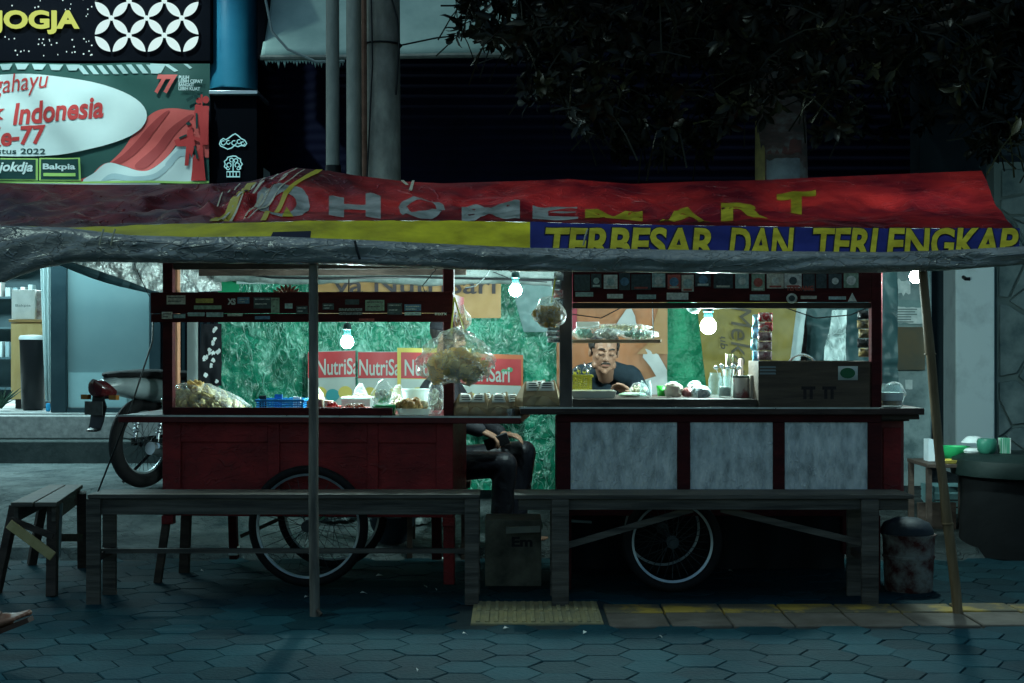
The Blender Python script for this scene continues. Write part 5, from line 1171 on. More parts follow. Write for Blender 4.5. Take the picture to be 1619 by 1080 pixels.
milk = clear('milky_plastic', (.85,.95,.92), .55, .3, 0, 30, .8); friedm = M('fried_brown', (.30,.15,.05), (.50,.30,.12), 18, rough=.5, bump=.4); meat = M('dark_meat', (.09,.03,.02), (.18,.07,.04), 20, rough=.35, bump=.4)
t = tray('coral red tray of dark skewers on the red counter', 538, 581, 7.20, K1, .036, redp)
o = chips(26, on1(560,7.28,K1+.042), (.05,.05,.010), .013, 6, .7).build('skewer_meat', meat, t); tag(o, kind='stuff')
m_ = MB()
for i in range(9): m_.cyl(on1(543+4*i,7.21,K1+.045), on1(541+4*i+rnd.uniform(-2,2),7.17,K1+.056), .0018, n=5)
m_.build('skewer_sticks', crk2, t)
t = tray('small coral tray of red snacks beside the tent pole', 516, 537, 7.30, K1+.012, .03, redp, dep=.1)
o = chips(16, on1(527,7.35,K1+.05), (.03,.03,.012), .011, 8, .8).build('red_snacks', M('dark_red_snack', (.18,.015,.02), (.3,.04,.03), 20, rough=.3), t); tag(o, kind='stuff')
for i, px in enumerate((487, 503, 519)):
    o = MB().box(X(px,7.5)-.022, X(px,7.5)+.022, 7.5, 7.56, K1, K1+.075-.006*i).jitter(.004, 20).build('snack_pack', [kraft, M('pack_brown', (.12,.08,.06), (.2,.15,.1), 20), M('pack_tan', (.33,.26,.15), (.45,.37,.22), 20)][i], bevel=.004); tag(o, ['kraft snack pack left of the tent pole', 'dark brown snack pack behind the tent pole', 'tan snack pack right of the tent pole'][i], 'snack pack')
t = tray('white rectangular plastic tub with lid behind the coral tray', 539, 586, 7.45, K1, .075, M('white_tub', (.62,.72,.72), (.68,.76,.76), 3, rough=.35, trans=.25), 'white_tub', 'tub', .18)
MB().box(X(538,7.45), X(587,7.45), 7.446, 7.634, K1+.0755, K1+.083).build('tub_lid', milk, t, bevel=.002)
t = tray('green patterned box with clear bag on top, middle of the red counter', 588, 625, 7.20, K1, .048, grp, 'green_box', 'box', .15)
for i in range(3): MB().box(X(594+11*i,7.2)-.006, X(594+11*i,7.2)+.012, 7.1965, 7.199+.003, K1+.012, K1+.034).xf(Matrix.Identity(4)).build('box_print', dye, t)
t = thing('snack_bag', 'clear knotted bag of pale snacks standing on the green box', 'bag', on1(607,7.28,K1+.05))
bagshape(on1(607,7.29,K1+.108), (.062,.05,.057), 5, .5, .14).build('clear_bag', plastic_bag, t); o = chips(40, on1(607,7.29,K1+.095), (.045,.035,.03), .015, 12).build('snacks', M('snack_white', (.5,.55,.5), (.62,.64,.56), 9), t); tag(o, kind='stuff')
t = tray('clear tray of golden fried fritters beside the green box', 627, 680, 7.18, K1, .034, milk, dep=.17)
o = chips(42, on1(652,7.26,K1+.05), (.072,.06,.028), .021, 15, .7).build('fritters', friedm, t); tag(o, kind='stuff')
o = chips(14, on1(662,7.28,K1+.058), (.05,.05,.02), .021, 16, .7).build('pale_fritters', crk2, t); tag(o, kind='stuff')
t = thing('plastic_pail', 'milky white plastic pail behind the fritters', 'pail', on1(657,7.55))
MB().lathe(on1(657,7.55), [(.055,0),(.058,.004),(.070,.115),(.074,.117),(.074,.124),(.068,.124),(.055,.006),(0,.006)], 28).build('pail_body', milk, t)
o = chips(22, on1(657,7.55,K1+.05), (.045,.045,.035), .02, 21).build('pail_contents', M('pail_food', (.5,.42,.3), (.6,.5,.36), 9), t); tag(o, kind='stuff')
t = thing('snack_bag', 'tall crinkled clear bag of snacks leaning by the right post', 'bag', on1(689,7.35))
bagshape(on1(689,7.35,K1+.083), (.042,.05,.085), 8, .3, .18).build('clear_bag', plastic_bag, t); o = chips(40, on1(689,7.35,K1+.07), (.03,.035,.055), .014, 22).build('snacks', MC['snack_white'], t); tag(o, kind='stuff')
# hanging cracker bag
def hang(lab, c, r, n, size, top, mat, seed, strap=None, lean=0, pinch=.55, nm='cracker_bag', flat=.42):
    t = thing(nm, lab, 'bag', (c.x, c.y, c.z - r[2]), None)
    o = chips(n, c - Vector((0,0,r[2]*.24)), (r[0]*.80, r[1]*.75, r[2]*.62), size, seed, flat).build('crackers', mat, t); tag(o, kind='stuff')
    bagshape(c, r, seed, pinch, .22, 30).build('clear_bag', crumpled_bag, t)
    if strap:
        for a, b in strap: MB().tube([a, lerp(a, b, .5) + Vector((0,-.004,0)), b], .004, 6).build('yellow_strap', M('yellow_strap', (.45,.42,.05), rough=.4), t)
    return t
hc = P(721, 570, 6.95)
hang('big clear bag of round tan crackers hanging on yellow straps before the cart post', hc, (.178,.13,.112), 75, .036, None, crk, 31, [(P(713,532,6.95), P(718,470,7.1)), (P(735,526,6.95), P(719,472,7.1))], 0, .35)
MB()
hang('small bag of orange crackers tied high on the post between the carts', P(731,505,7.3), (.042,.04,.055), 26, .016, None, M('orange_cracker', (.45,.24,.10), (.6,.36,.18), 12, rough=.5), 37, None, 0, .6)
hang('clear bag of brown banana chips hanging at the left post of the zinc cart', P(868,496,6.95), (.078,.06,.062), 75, .026, None, M('brown_chip', (.40,.22,.06), (.58,.38,.12), 12, rough=.4, trans=.4), 41, [(P(872,478,6.95), P(878,440,7.0))], 0, .2)
def strips(lab, px0, px1, py0, py1, Y, cols, nrow, seed, group='hanging strips of sachets'):
    rr = random.Random(seed); t = thing('sachet_strip', lab, 'sachets', P((px0+px1)/2, py1, Y), group)
    h = (py1-py0)/nrow
    for i in range(nrow):
        m_ = MB(); k = rr.uniform(-2,2)
        def fn(u, v): return P(lerp(px0,px1,u)+k, lerp(py0+i*h+.6, py0+(i+1)*h-.6, v), Y - .018*math.sin(u*math.pi)*math.sin(v*math.pi) + .006*nz(u*5+i, v*5, seed))
        m_.grid(fn, 8, 8).build('sachet', rr.choice(cols), t, solid=.002)
    return t
sa = [M('sachet_white', (.55,.6,.6), (.2,.22,.24), 60, rough=.2, lo=.48, hi=.56), M('sachet_silver', (.5,.55,.58), (.2,.25,.28), 30, rough=.15, metal=.6), M('sachet_pink', (.5,.18,.22), (.6,.5,.5), 50, rough=.25, lo=.48, hi=.55)]
strips('white and silver sachet strip hanging along the left post of the zinc cart', 874, 889, 430, 486, 7.0, sa, 4, 2)
strips('pink and black sachet bundle hanging below the banana chips', 864, 888, 514, 542, 7.05, [M('sachet_pink2', (.45,.05,.12), (.6,.5,.5), 50, rough=.25), blackp, sa[0]], 3, 5)
strips('blue sachet strip hanging beside the yellow banner', 1189, 1199, 497, 592, 7.25, [M('sachet_cyan', (.10,.42,.55), (.35,.6,.65), 30, rough=.25), M('sachet_blue2', (.05,.28,.5), (.3,.5,.6), 30, rough=.25)], 5, 6)
strips('red and white sachet strip hanging next to the blue one', 1200, 1222, 494, 570, 7.22, [M('sachet_red', (.42,.05,.06), (.55,.5,.48), 40, rough=.25, lo=.48, hi=.55), sa[0], M('sachet_maroon', (.12,.02,.04), (.4,.35,.35), 40, rough=.25)], 5, 7)
strips('dark gold sachet strip hanging by the right post of the zinc cart', 1356, 1374, 490, 565, 7.3, [M('sachet_gold', (.22,.15,.05), (.05,.05,.05), 30, rough=.3), blackp, MC['sachet_silver']], 5, 9)

# ================================================================ THINGS ON THE RIGHT CART
K2 = .9475
def on2(px, Y, z=K2): return Vector((X(px, Y), Y, z))
basket('yellow_caddy', 'small yellow plastic caddy holding spoons on the zinc cart', X(904,7.2), X(936,7.2), 7.2, .09, K2+.040, .075, M('yellow_plastic', (.50,.42,.03), (.55,.47,.05), 4, rough=.4), 9, 6)
t = thing('spoon_bunch', 'bunch of steel spoons and forks standing in the yellow caddy', 'spoons', on2(920,7.24,K2+.05))
for i in range(9):
    px = 908+3.1*i; a = on2(px,7.245,K2+.05); b = Vector((X(px+rnd.uniform(-5,6),7.24), 7.24+rnd.uniform(-.02,.03), K2+.125+rnd.uniform(0,.04))); m_ = MB()
    m_.tube([a, lerp(a,b,.8)], .0022, 5); e = (b-a).to_track_quat('Z','Y').to_matrix(); m_.sphere(b, (.011,.004,.017), 10, 6, e); m_.build('spoon', chrome, t)
t = tray('shallow white enamel tray under the yellow caddy', 903, 975, 7.12, K2, .036, M('cream_enamel', (.58,.58,.50), (.64,.64,.56), 3, rough=.3), 'white_tray', 'tray', .2)
def jar(lab, px, Y, z, r, h, fill=None, name='glass_jar', cat='jar', lid=None):
    c = on2(px, Y, z); t = thing(name, lab, cat, c)
    MB().lathe(c, [(r*.92,0),(r,.006),(r,h*.72),(r*.8,h*.88),(r*.8,h),(r*.76,h),(r*.74,h*.88),(r*.95,h*.7),(r*.95,.008),(0,.008)], 24).build('glass', jar_glass, t)
    if fill: MB().lathe(c, [(0,.009),(r*.92,.009),(r*.92,h*fill[1]),(0,h*fill[1])], 20).build('contents', fill[0], t)
    if lid: MB().lathe(c + Vector((0,0,h+.001)), [(r*.84,0),(r*.84,.014),(0,.015)], 20).build('lid', lid, t)
    return t
jar('empty drinking glass before the vendor on the zinc cart', 1021, 7.3, K2, .031, .085, None, 'drinking_glass', 'glass')
leafg = M('bright_leaf', (.03,.33,.04), (.05,.42,.06), 6, rough=.4)
m_ = MB()
for i in range(5):
    c = on2(1040+3*i, 7.32, K2+.003); m_.add([c, c+Vector((.03,-.02,.008)), c+Vector((.035,.01,.05-.008*i)), c+Vector((-.005,.02,.055))], [(0,1,2,3)])
o = m_.build('banana_leaf', leafg, solid=.002); tag(o, 'bright green folded leaf scraps beside the drinking glass', 'leaf')
def heap(lab, px, Y, r, mat, seed, name='crumpled_paper', cat='paper', z=K2):
    q = bagshape(on2(px, Y, z+r[2]*.75), r, seed, 0, .35, 14); q.v = [Vector((p.x,p.y,max(z+.002,p.z))) for p in q.v]; o = q.build(name, mat, ang=25); tag(o, lab, cat); return o
heap('crumpled tan wrapping paper on the zinc cart counter', 1066, 7.3, (.045,.05,.038), M('tan_paper', (.45,.38,.30), (.55,.48,.4), 9, rough=.7), 3)
heap('small red packet among the wrapping paper', 1089, 7.3, (.032,.04,.025), M('red_packet', (.42,.10,.10), (.5,.3,.3), 30, rough=.3), 5, 'red_packet', 'packet')
heap('crumpled pale printed wrapper beside the glass jars', 1108, 7.25, (.045,.05,.033), M('printed_wrapper', (.55,.62,.62), (.25,.35,.38), 40, rough=.3, lo=.48, hi=.58), 7)
heap('flat white cloth lying on the zinc cart counter before the vendor', 1000, 7.34, (.06,.05,.012), M('greenish_cloth', (.25,.4,.25), (.45,.5,.42), 9, rough=.8), 9, 'dish_cloth', 'cloth')
jar('clear glass jar leftmost beside the straws', 1131, 7.3, K2, .036, .125, None)
jar('clear glass jar with pale sugar beside the wrapped tin', 1146, 7.22, K2, .032, .11, (M('sugar', (.6,.6,.55), (.7,.7,.64), 30), .5))
t = thing('straw_cup', 'clear cup holding cream drinking straws', 'cup', on2(1152,7.4))
MB().lathe(on2(1152,7.4), [(.022,0),(.03,.14),(.027,.14),(.02,.004),(0,.004)], 18).build('cup', milk, t)
m_ = MB()
for i in range(14): a = on2(1152+rnd.uniform(-4,4),7.4+rnd.uniform(-.012,.012),K2+.02); m_.cyl(a, a+Vector((rnd.uniform(-.012,.012), rnd.uniform(-.01,.01), .20)), .003, n=6)
m_.build('straws', M('cream_straw', (.62,.62,.40), rough=.5), t)
o = MB().lathe(on2(1171,7.45), [(.013,0),(.013,.19),(.011,.195),(0,.196)], 14).build('wooden_pestle', M('pink_wood', (.35,.24,.2), (.42,.3,.25), 5, st=(4,4,.6))); tag(o, 'slim pale wooden pestle upright behind the jars', 'pestle')
t = thing('steel_ladles', 'cluster of steel ladle heads above the glass jars', 'ladles', on2(1150,7.35))
for i in range(5): a = on2(1138+6*i,7.36,K2+.10); b = a + Vector((.01*i-.02, 0, .05+.008*(i%2))); MB().tube([a,b], .003, 5).sphere(b, (.014,.012,.012), 10, 7).build('ladle', chrome, t)
t = thing('wrapped_tin', 'round tin with printed wrapper beside the wooden box', 'tin', on2(1172,7.2))
MB().lathe(on2(1172,7.2), [(.040,0),(.042,.003),(.042,.10),(.038,.104),(0,.104)], 24).build('tin_body', M('tin_print', (.55,.52,.48), (.30,.10,.10), 9, rough=.4, lo=.5, hi=.6), t)
MB().lathe(on2(1172,7.2), [(.043,.101),(.043,.112),(0,.113)], 24).build('tin_lid', M('tin_lid', (.06,.09,.08), rough=.4), t)
o = MB().box(X(1186,7.14), X(1199,7.14), 7.14, 7.22, K2, K2+.115).build('paper_carton', M('kraft_carton', (.42,.36,.30), (.5,.44,.38), 6, rough=.7), bevel=.002); tag(o, 'narrow upright carton leaning at the wooden box', 'carton')
for px, Y, r, lab, m_c in [(1010,7.5,(.05,.04,.03),'clear bag of tan crackers behind the drinking glass',crk2),(1062,7.52,(.05,.04,.032),'clear bag of fried snacks behind the tan wrapping paper',friedm),(1098,7.48,(.042,.04,.036),'clear bag of pale sweets behind the printed wrapper',M('pale_sweet', (.5,.35,.35), (.6,.58,.5), 14, rough=.4))]:
    c = on2(px, Y, K2+r[2]); t = thing('snack_bag', lab, 'bag', on2(px, Y)); bagshape(c, r, px, .2, .2, 16).build('clear_bag', plastic_bag, t)
    o = chips(30, c, (r[0]*.75, r[1]*.7, r[2]*.6), .014, px).build('snacks', m_c, t); tag(o, kind='stuff')
for px, Y, r, lab, m_c in [(500,7.72,(.05,.045,.055),'tall clear bag of golden crackers behind the tent pole on the red counter',crk),(570,7.70,(.045,.04,.062),'clear bag of brown snacks behind the white tub',friedm),(630,7.68,(.045,.04,.06),'clear bag of pale crackers behind the green box',crk2)]:
    c = on1(px, Y, K1+r[2]*1.02); t = thing('snack_bag', lab, 'bag', on1(px, Y)); bagshape(c, r, px, .45, .2, 18).build('clear_bag', plastic_bag, t)
    o = chips(34, c - Vector((0,0,r[2]*.15)), (r[0]*.75, r[1]*.7, r[2]*.6), .017, px).build('snacks', m_c, t); tag(o, kind='stuff')
# wooden box
K2 = .9065
def on2(px, Y, z=K2): return Vector((X(px, Y), Y, z))
t = thing('wooden_box', 'brown wooden box with dark painted marks on the zinc cart counter', 'box', on2(1288,7.0))
bx0, bx1, by = X(1199,6.99), X(1375,6.99), 6.99; zt_ = Z(571,6.99)
MB().box(bx0, bx1, by, by+.012, K2, zt_).build('front_board', brown_wood, t, bevel=.002); MB().box(bx0, bx1, by+.28, by+.292, K2, zt_).build('rear_board', brown_wood, t)
for x in (bx0, bx1-.012): MB().box(x, x+.012, by+.0125, by+.2795, K2, zt_).build('end_board', brown_wood, t)
MB().box(bx0+.0125, bx1-.0125, by+.0125, by+.2795, K2, K2+.01).build('box_floor', dark_wood, t)
fb = lambda u, v: Vector((X(u,by), by-.0015, Z(-v,by)))
mk = MB()
for x0 in (1267, 1300):
    for a, b, c, d_ in ((x0,x0+22,611,616),(x0+3,x0+8,616,631),(x0+13,x0+18,616,631)): vv_, ff_ = poly2d([(a,-d_),(b,-d_),(b,-c),(a,-c)]); mk.add([fb(*q) for q in vv_], ff_)
mk.build('painted_marks', M('faded_black', (.012,.010,.010), (.03,.02,.02), 40), t)
vv_, ff_ = poly2d([(1325,-601),(1356,-601),(1356,-579),(1325,-579)]); MB().add([fb(*q) for q in vv_], ff_).build('white_sticker', M('sticker_white2', (.5,.55,.52), rough=.5), t, solid=.001)
vv_, ff_ = ell2d(1340,-590,12,8.5,24); MB().add([fb(*q)+Vector((0,-.0012,0)) for q in vv_], ff_).build('green_sticker_print', M('sticker_dark_green', (.02,.12,.05), rough=.5), t)
lb = MB()
for i in range(3): vv_, ff_ = poly2d([(1201,-(582+5*i)),(1227,-(582+5*i)),(1226,-(579+5*i)),(1201,-(579+5*i))]); lb.add([fb(*q) for q in vv_], ff_)
lb.build('label_strips', M('grey_label', (.22,.26,.27), rough=.4), t)
o = thing('kettle', 'steel kettle with arched handle behind the wooden box', 'kettle', on2(1268,7.45))
MB().lathe(on2(1268,7.45), [(.08,0),(.10,.02),(.105,.08),(.08,.15),(.03,.175),(0,.178)], 28).build('kettle_body', chrome, o)
MB().tube([on2(1268,7.45,K2+.15) + Vector((.085*math.cos(a), 0, .012+.095*math.sin(a))) for a in [math.pi*i/14 for i in range(15)]], .007, 8).build('kettle_handle', chrome, o)
MB().tube([on2(1268,7.45,K2+.06)+Vector((-.10,0,0)), on2(1268,7.45,K2+.12)+Vector((-.16,0,0)), on2(1268,7.45,K2+.15)+Vector((-.18,0,0))], [.02,.014,.011], 10).build('spout', chrome, o)
o = jar('clear jar with brown sauce label at the right end of the zinc cart', 1409, 7.08, .9065, .056, .115, (M('brown_sauce', (.22,.10,.02), (.3,.15,.04), 9, rough=.4), .26), 'glass_jar', 'jar')
MB().lathe(on2(1409,7.08,.9065), [(.058,.033),(.058,.072)], 24).build('paper_label', M('jar_label', (.45,.55,.52), (.5,.58,.56), 5), o)
q = bagshape(on2(1412,7.24,K2+.055), (.06,.035,.06), 12, 0, .2, 16); o = q.build('clear_bag', plastic_bag); tag(o, 'crinkled clear bag behind the sauce jar', 'bag')
# bags on hanging shelf
zs = 1.2445
for i, (px, r, lab, m_c) in enumerate([(925,(.060,.07,.032),'clear bag of green packets at the left end of the hanging shelf', M('green_pack', (.10,.35,.25), (.4,.55,.5), 20, rough=.3)),(962,(.062,.07,.030),'clear bag of white buns in the middle of the hanging shelf', M('white_bun', (.5,.52,.46), (.6,.6,.52), 9)),(1012,(.10,.08,.024),'long clear bag with green edge at the right end of the hanging shelf', M('green_pack2', (.08,.30,.2), (.5,.6,.55), 16, rough=.3))]):
    c = Vector((X(px,7.3), 7.36, zs + r[2]*.98)); t = thing('snack_bag', lab, 'bag', (c.x, c.y, zs))
    bagshape(c, r, 50+i, 0, .16, 16).build('clear_bag', plastic_bag, t); o = chips(30, c, (r[0]*.75, r[1]*.7, r[2]*.55), .017, 60+i).build('packets', m_c, t); tag(o, kind='stuff')
c = Vector((X(985,7.3), 7.40, zs+.062)); t = thing('snack_bag', 'flattened clear bag lying on top of the other shelf bags', 'bag', (c.x, c.y, zs+.05))
bagshape(c, (.15,.07,.018), 71, 0, .16, 16).build('clear_bag', plastic_bag, t); o = chips(34, c, (.12,.05,.008), .014, 66).build('packets', crk2, t); tag(o, kind='stuff')
o = MB().box(X(912,7.42), X(948,7.42), 7.46, 7.50, zs+.058, zs+.092).build('white_carton', paper, bevel=.003); tag(o, 'small white carton on top of the shelf bags', 'carton')

# ================================================================ THINGS AT THE RIGHT AND UNDER THE CARTS
t = thing('paint_bucket', 'rusty red and white paint bucket with a dark lid by the right bench end', 'bucket', (X(1441,7.0), 7.05, 0))
bkm = M('worn_bucket_paint', (.055,.010,.009), (.20,.20,.18), 11, rough=.8, bump=.5, lo=.40, hi=.62, detail=10)
MB().lathe((X(1441,7.0),7.05,0), [(.112,0),(.116,.005),(.122,.16),(.127,.162),(.127,.175),(.123,.178),(.127,.27),(.132,.272),(.132,.28),(.124,.28),(.11,.01),(0,.01)], 32).build('bucket_body', bkm, t)
MB().lathe((X(1438,7.0),7.05,.282), [(.130,0),(.128,.02),(.11,.052),(.06,.074),(0,.08)], 28).build('dark_cover', M('dark_rag', (.012,.016,.022), (.02,.03,.04), 9, rough=.6, bump=.4), t)
t = thing('cardboard_box', 'worn brown cardboard box standing between the two benches', 'box', (X(810,7.2), 7.3, 0))
x0, x1 = X(767,7.15), X(856,7.15)
crd = M('old_cardboard', (.03,.03,.024), (.17,.16,.12), 6, rough=.85, bump=.6, detail=10, lo=.3, hi=.7)
MB().box(x0, x1, 7.15, 7.42, 0, .335).build('box_body', crd, t, bevel=.004)
MB().beam((X(800,7.14),7.13,.285), (X(854,7.14),7.13,.292), .028, .03).build('box_flap', M('pale_cardboard', (.17,.18,.15), (.24,.25,.21), 9, rough=.85), t)
v, f = text2d('Em', bold=.04, fit=(X(809,7.15), X(842,7.15), .20, .25)); MB().add([(a, 7.148, b) for a, b in v], f).build('lettering', ink, t)
t = thing('side_table', 'small dark table with bowls and plates beside the white pillar', 'table', (X(1515,8.3), 8.5, gz(8.4)))
MB().box(X(1468,8.3), X(1562,8.3), 8.3, 8.75, Z(740,8.3), Z(734,8.3)).build('table_top', dark_wood, t, bevel=.003)
for x in (1472, 1555):
    for y in (8.33, 8.70): MB().box(X(x,8.3)-.015, X(x,8.3)+.015, y, y+.03, gz(y)-.02, Z(740,8.3)-.001).build('leg', dark_wood, t)
zt2 = Z(734,8.3) + .001
MB().box(X(1476,8.32), X(1537,8.32), 8.62, 8.66, gz(8.6), gz(8.6)+.16).build('lower_shelf_board', dark_wood, t)
def bowl(lab, px, Y, z, r, h, mat, name='bowl', cat='bowl', grp=None):
    o = MB().lathe((X(px,Y),Y,z), [(r*.5,0),(r*.55,.004),(r*.9,h*.6),(r,h),(r*.95,h),(r*.85,h*.6),(r*.45,.008),(0,.008)], 24).build(name, mat); return tag(o, lab, cat, grp)
bowl('bright green plastic bowl on the side table', 1508, 8.55, zt2+.012, .095, .075, M('green_bowl', (.02,.36,.12), (.03,.42,.15), 4, rough=.4))
for i in range(5):
    o = MB().lathe((X(1539,8.5),8.5,zt2+.004+.020*i), [(.072,.03),(.066,.034),(.04,.062),(.02,.066),(0,.066)] if i == 4 else [(.074,0),(.072,.008),(.060,.016),(.03,.018),(0,.018)], 26).build('white_bowl', M('white_ceramic', (.5,.56,.56), (.58,.63,.62), 4, rough=.2), solid=.003)
    tag(o, 'upturned white bowl in the stack on the side table' if i < 4 else 'topmost domed white bowl of the stack on the side table', 'bowl', 'stack of white bowls')
o = MB().box(X(1472,8.45), X(1482,8.45), 8.5, 8.6, zt2, zt2+.13).build('white_packet', M('pale_packet', (.45,.55,.6), (.6,.66,.68), 8, rough=.4)).location; o = col.objects['white_packet']; tag(o, 'white upright packet at the left end of the side table', 'packet')
tray('yellow plate of food scraps on the side table', 1490, 1528, 8.31, zt2, .02, M('yellow_plate', (.48,.36,.05), (.52,.42,.1), 6, rough=.4), 'yellow_plate', 'plate', .14)
heap('green and orange leaf scraps at the front of the side table', 1530, 8.36, (.05,.04,.012), M('leaf_scraps', (.05,.3,.06), (.4,.22,.03), 14, rough=.5), 15, 'leaf_scraps', 'scraps', zt2)
o = MB().tube([Vector((X(1528,8.33),8.36,zt2+.05)), Vector((X(1545,8.3),8.33,zt2+.018)), Vector((X(1566,8.28),8.28,zt2+.010))], .006, 6).build('spoon', chrome); tag(o, 'steel spoon lying over the edge of the side table', 'spoon')
tub = thing('round_tub', 'large dark round rimmed tub at the right edge behind the bamboo pole', 'tub', (X(1650,8.1), 8.2, 0))
cc_ = (X(1648,8.1), 8.35, 0.0)
MB().lathe(cc_, [(.385,0),(.375,.2),(.37,.42),(.37,.44)], 40).build('tub_body', M('dark_tub', (.002,.003,.0035), (.004,.005,.006), 6, rough=.8, bump=.3, spec=.15), tub)
MB().lathe(cc_, [(.36,.44),(.425,.46),(.43,.50),(.42,.55),(.36,.575),(.18,.58),(0,.57)], 44).build('tub_rim', M('dark_green_tub', (.003,.009,.0085), (.006,.015,.014), 5, rough=.55, bump=.3), tub)
for i, (px, lab, mat, r, h) in enumerate([(1590,'green and white striped carton on the round tub', M('striped_carton', (.05,.25,.15), (.5,.55,.5), 30, st=(1,.01,.01), lo=.48, hi=.52), .03, .09),(1562,'dark green pot on the round tub beside the bowls', M('green_pot', (.02,.12,.08), (.03,.16,.11), 4, rough=.4), .055, .085)]):
    Y = 8.35; c = Vector((X(px,Y), Y+.02, .58))
    o = (MB().box(c.x-r, c.x+r, c.y-.025, c.y+.025, c.z-.001, c.z+h).build('striped_carton', mat, bevel=.002) if i == 0 else MB().lathe(c, [(r*.7,-.001),(r,.02),(r*1.05,h*.8),(r*.9,h),(0,h*.9)], 24).build('green_pot', mat)); tag(o, lab, ['carton','pot'][i])
cr = thing('plastic_crate', 'pale teal plastic crate low behind the bamboo pole', 'crate', (X(1505,8.9), 8.95, gz(8.9)))
cm_ = M('teal_crate', (.07,.16,.17), (.12,.23,.24), 5, rough=.5)
x0, x1 = X(1475,8.85), X(1538,8.85); z0 = Z(822,8.85)
z0 = max(gz(8.85), z0)
for j in range(4): MB().box(x0, x1, 8.85, 8.862, z0+.045*j, z0+.045*j+.034).build('slat', cm_, cr); MB().box(x0, x1, 9.1, 9.112, z0+.045*j, z0+.045*j+.034).build('slat', cm_, cr)
for x in (x0, x1-.012): MB().box(x, x+.012, 8.8625, 9.0995, z0, z0+.17).build('end_panel', cm_, cr)
MB().box(x0+.0125, x1-.0125, 8.8625, 9.0995, z0, z0+.01).build('crate_floor', cm_, cr)
o = bowl('upturned dark bowl under the right cart', 620, 8.3, gz(8.3), .14, .17, M('dark_pail', (.02,.035,.05), (.03,.05,.07), 5, rough=.5), 'dark_pail', 'pail'); o['label'] = 'dark pail standing behind the left cart wheel'
heap('grey crumpled plastic bag lying behind the left wheel', 530, 8.75, (.13,.1,.10), M('grey_bag', (.08,.12,.13), (.2,.26,.27), 9, rough=.35, bump=.5), 33, 'plastic_sack', 'bag', gz(8.75))
heap('small teal white sack on the ground between the cart legs', 655, 8.7, (.09,.08,.07), M('white_sack', (.16,.22,.22), (.25,.3,.3), 9, rough=.6), 35, 'plastic_sack', 'bag', gz(8.7))
o = MB().box(X(556,8.9), X(583,8.9), 8.9, 9.0, gz(8.9), gz(8.9)+.17).build('teal_block', M('teal_block', (.10,.20,.21), (.14,.26,.27), 5), bevel=.005); tag(o, 'upright pale teal block seen through the left wheel', 'block')
o = MB().beam((X(896,7.5),7.5,Z(823,7.5)), (X(935,7.5),7.52,Z(826,7.5)), .03, .012).build('wooden_lath', M('pale_slat', (.2,.25,.25))).name; tag(col.objects[o], 'pale wooden lath lying under the zinc cart', 'slat')

# ================================================================ MOTORBIKE
def loft(secs, n=18, p=.8):
    """closed body through (x, y, z, half width, half height) sections"""
    m_ = MB(); vs_ = []
    for (x, y, z, a, b) in secs:
        for k in range(n):
            t = 2*math.pi*k/n; c, s_ = math.cos(t), math.sin(t)
            vs_.append((x, y + a*math.copysign(abs(c)**p, c), z + b*math.copysign(abs(s_)**p, s_)))
    m = len(secs); fs_ = [(i*n+k, i*n+(k+1)%n, (i+1)*n+(k+1)%n, (i+1)*n+k) for i in range(m-1) for k in range(n)]
    fs_ += [tuple(range(n-1,-1,-1)), tuple((m-1)*n+k for k in range(n))]
    return m_.add(vs_, fs_)
mb = thing('motorbike', 'parked motorbike seen from its tail behind the left end of the red cart', 'motorbike', (0,0,0))
grey_paint = M('grey_bike_paint', (.20,.25,.26), (.24,.29,.30), 3, rough=.28, coat=.5, spec=.6)
redlens = M('red_tail_lens', (.06,.006,.008), rough=.15, spec=.7)
wheel(mb, 0, 0, .295, .046); wheel(mb, 1.24, 0, .285, .036)
loft([(-.40,0,.655,.012,.012),(-.38,0,.665,.05,.038),(-.30,0,.675,.085,.055),(-.10,0,.655,.11,.075),(.15,0,.62,.125,.085),(.32,0,.60,.10,.07)]).build('tail_fairing', grey_paint, mb)
loft([(-.44,0,.695,.02,.02),(-.425,0,.66,.06,.05),(-.38,0,.645,.08,.06),(-.31,0,.63,.07,.045)]).build('tail_light', redlens, mb)
loft([(-.34,0,.735,.02,.01),(-.28,0,.738,.09,.022),(.0,0,.742,.12,.03),(.3,0,.725,.125,.035),(.55,0,.715,.09,.03),(.62,0,.72,.05,.02)]).build('seat', rubber, mb)
loft([(-.40,0,.60,.05,.02),(-.39,0,.54,.065,.03),(-.41,0,.45,.06,.02),(-.43,0,.40,.055,.012),(-.455,0,.392,.05,.006)]).build('rear_mudguard', blackp, mb)
MB().box(-.440,-.434,-.075,.075,.49,.575).build('number_plate', M('dark_plate', (.03,.035,.035), (.05,.055,.055), 30, rough=.4), mb)
MB().box(-.40,-.37,-.15,-.09,.585,.615).box(-.40,-.37,.09,.15,.585,.615).build('indicators', M('amber_lens', (.25,.10,.02), rough=.2), mb)
for y in (-.10,.10):
    m_ = MB(); m_.cyl((.02,y,.30),(.10,y,.60),.012); 
    for i in range(9): m_.lathe((.035+.006*i,y,.36+.022*i), [(.012,-.006),(.026,0),(.012,.006)], 12)
    m_.build('shock_absorber', steel, mb); MB().beam((0,y,.295),(.48,y,.31),.02,.05).build('swing_arm', blackp, mb)
MB().tube([(.55,-.13,.28),(.30,-.15,.22),(.15,-.16,.22),(-.12,-.17,.27)], [.022,.03,.045,.042], 16).build('muffler', steel, mb)
MB().tube([(.12,-.205,.24),(-.10,-.215,.285)], [.02,.02], 10).build('heat_shield', chrome, mb)
MB().box(.40,.78,-.10,.10,.20,.46).build('engine', M('engine_grey', (.05,.055,.055), (.10,.105,.105), 9, rough=.45, metal=.5), mb, bevel=.03)
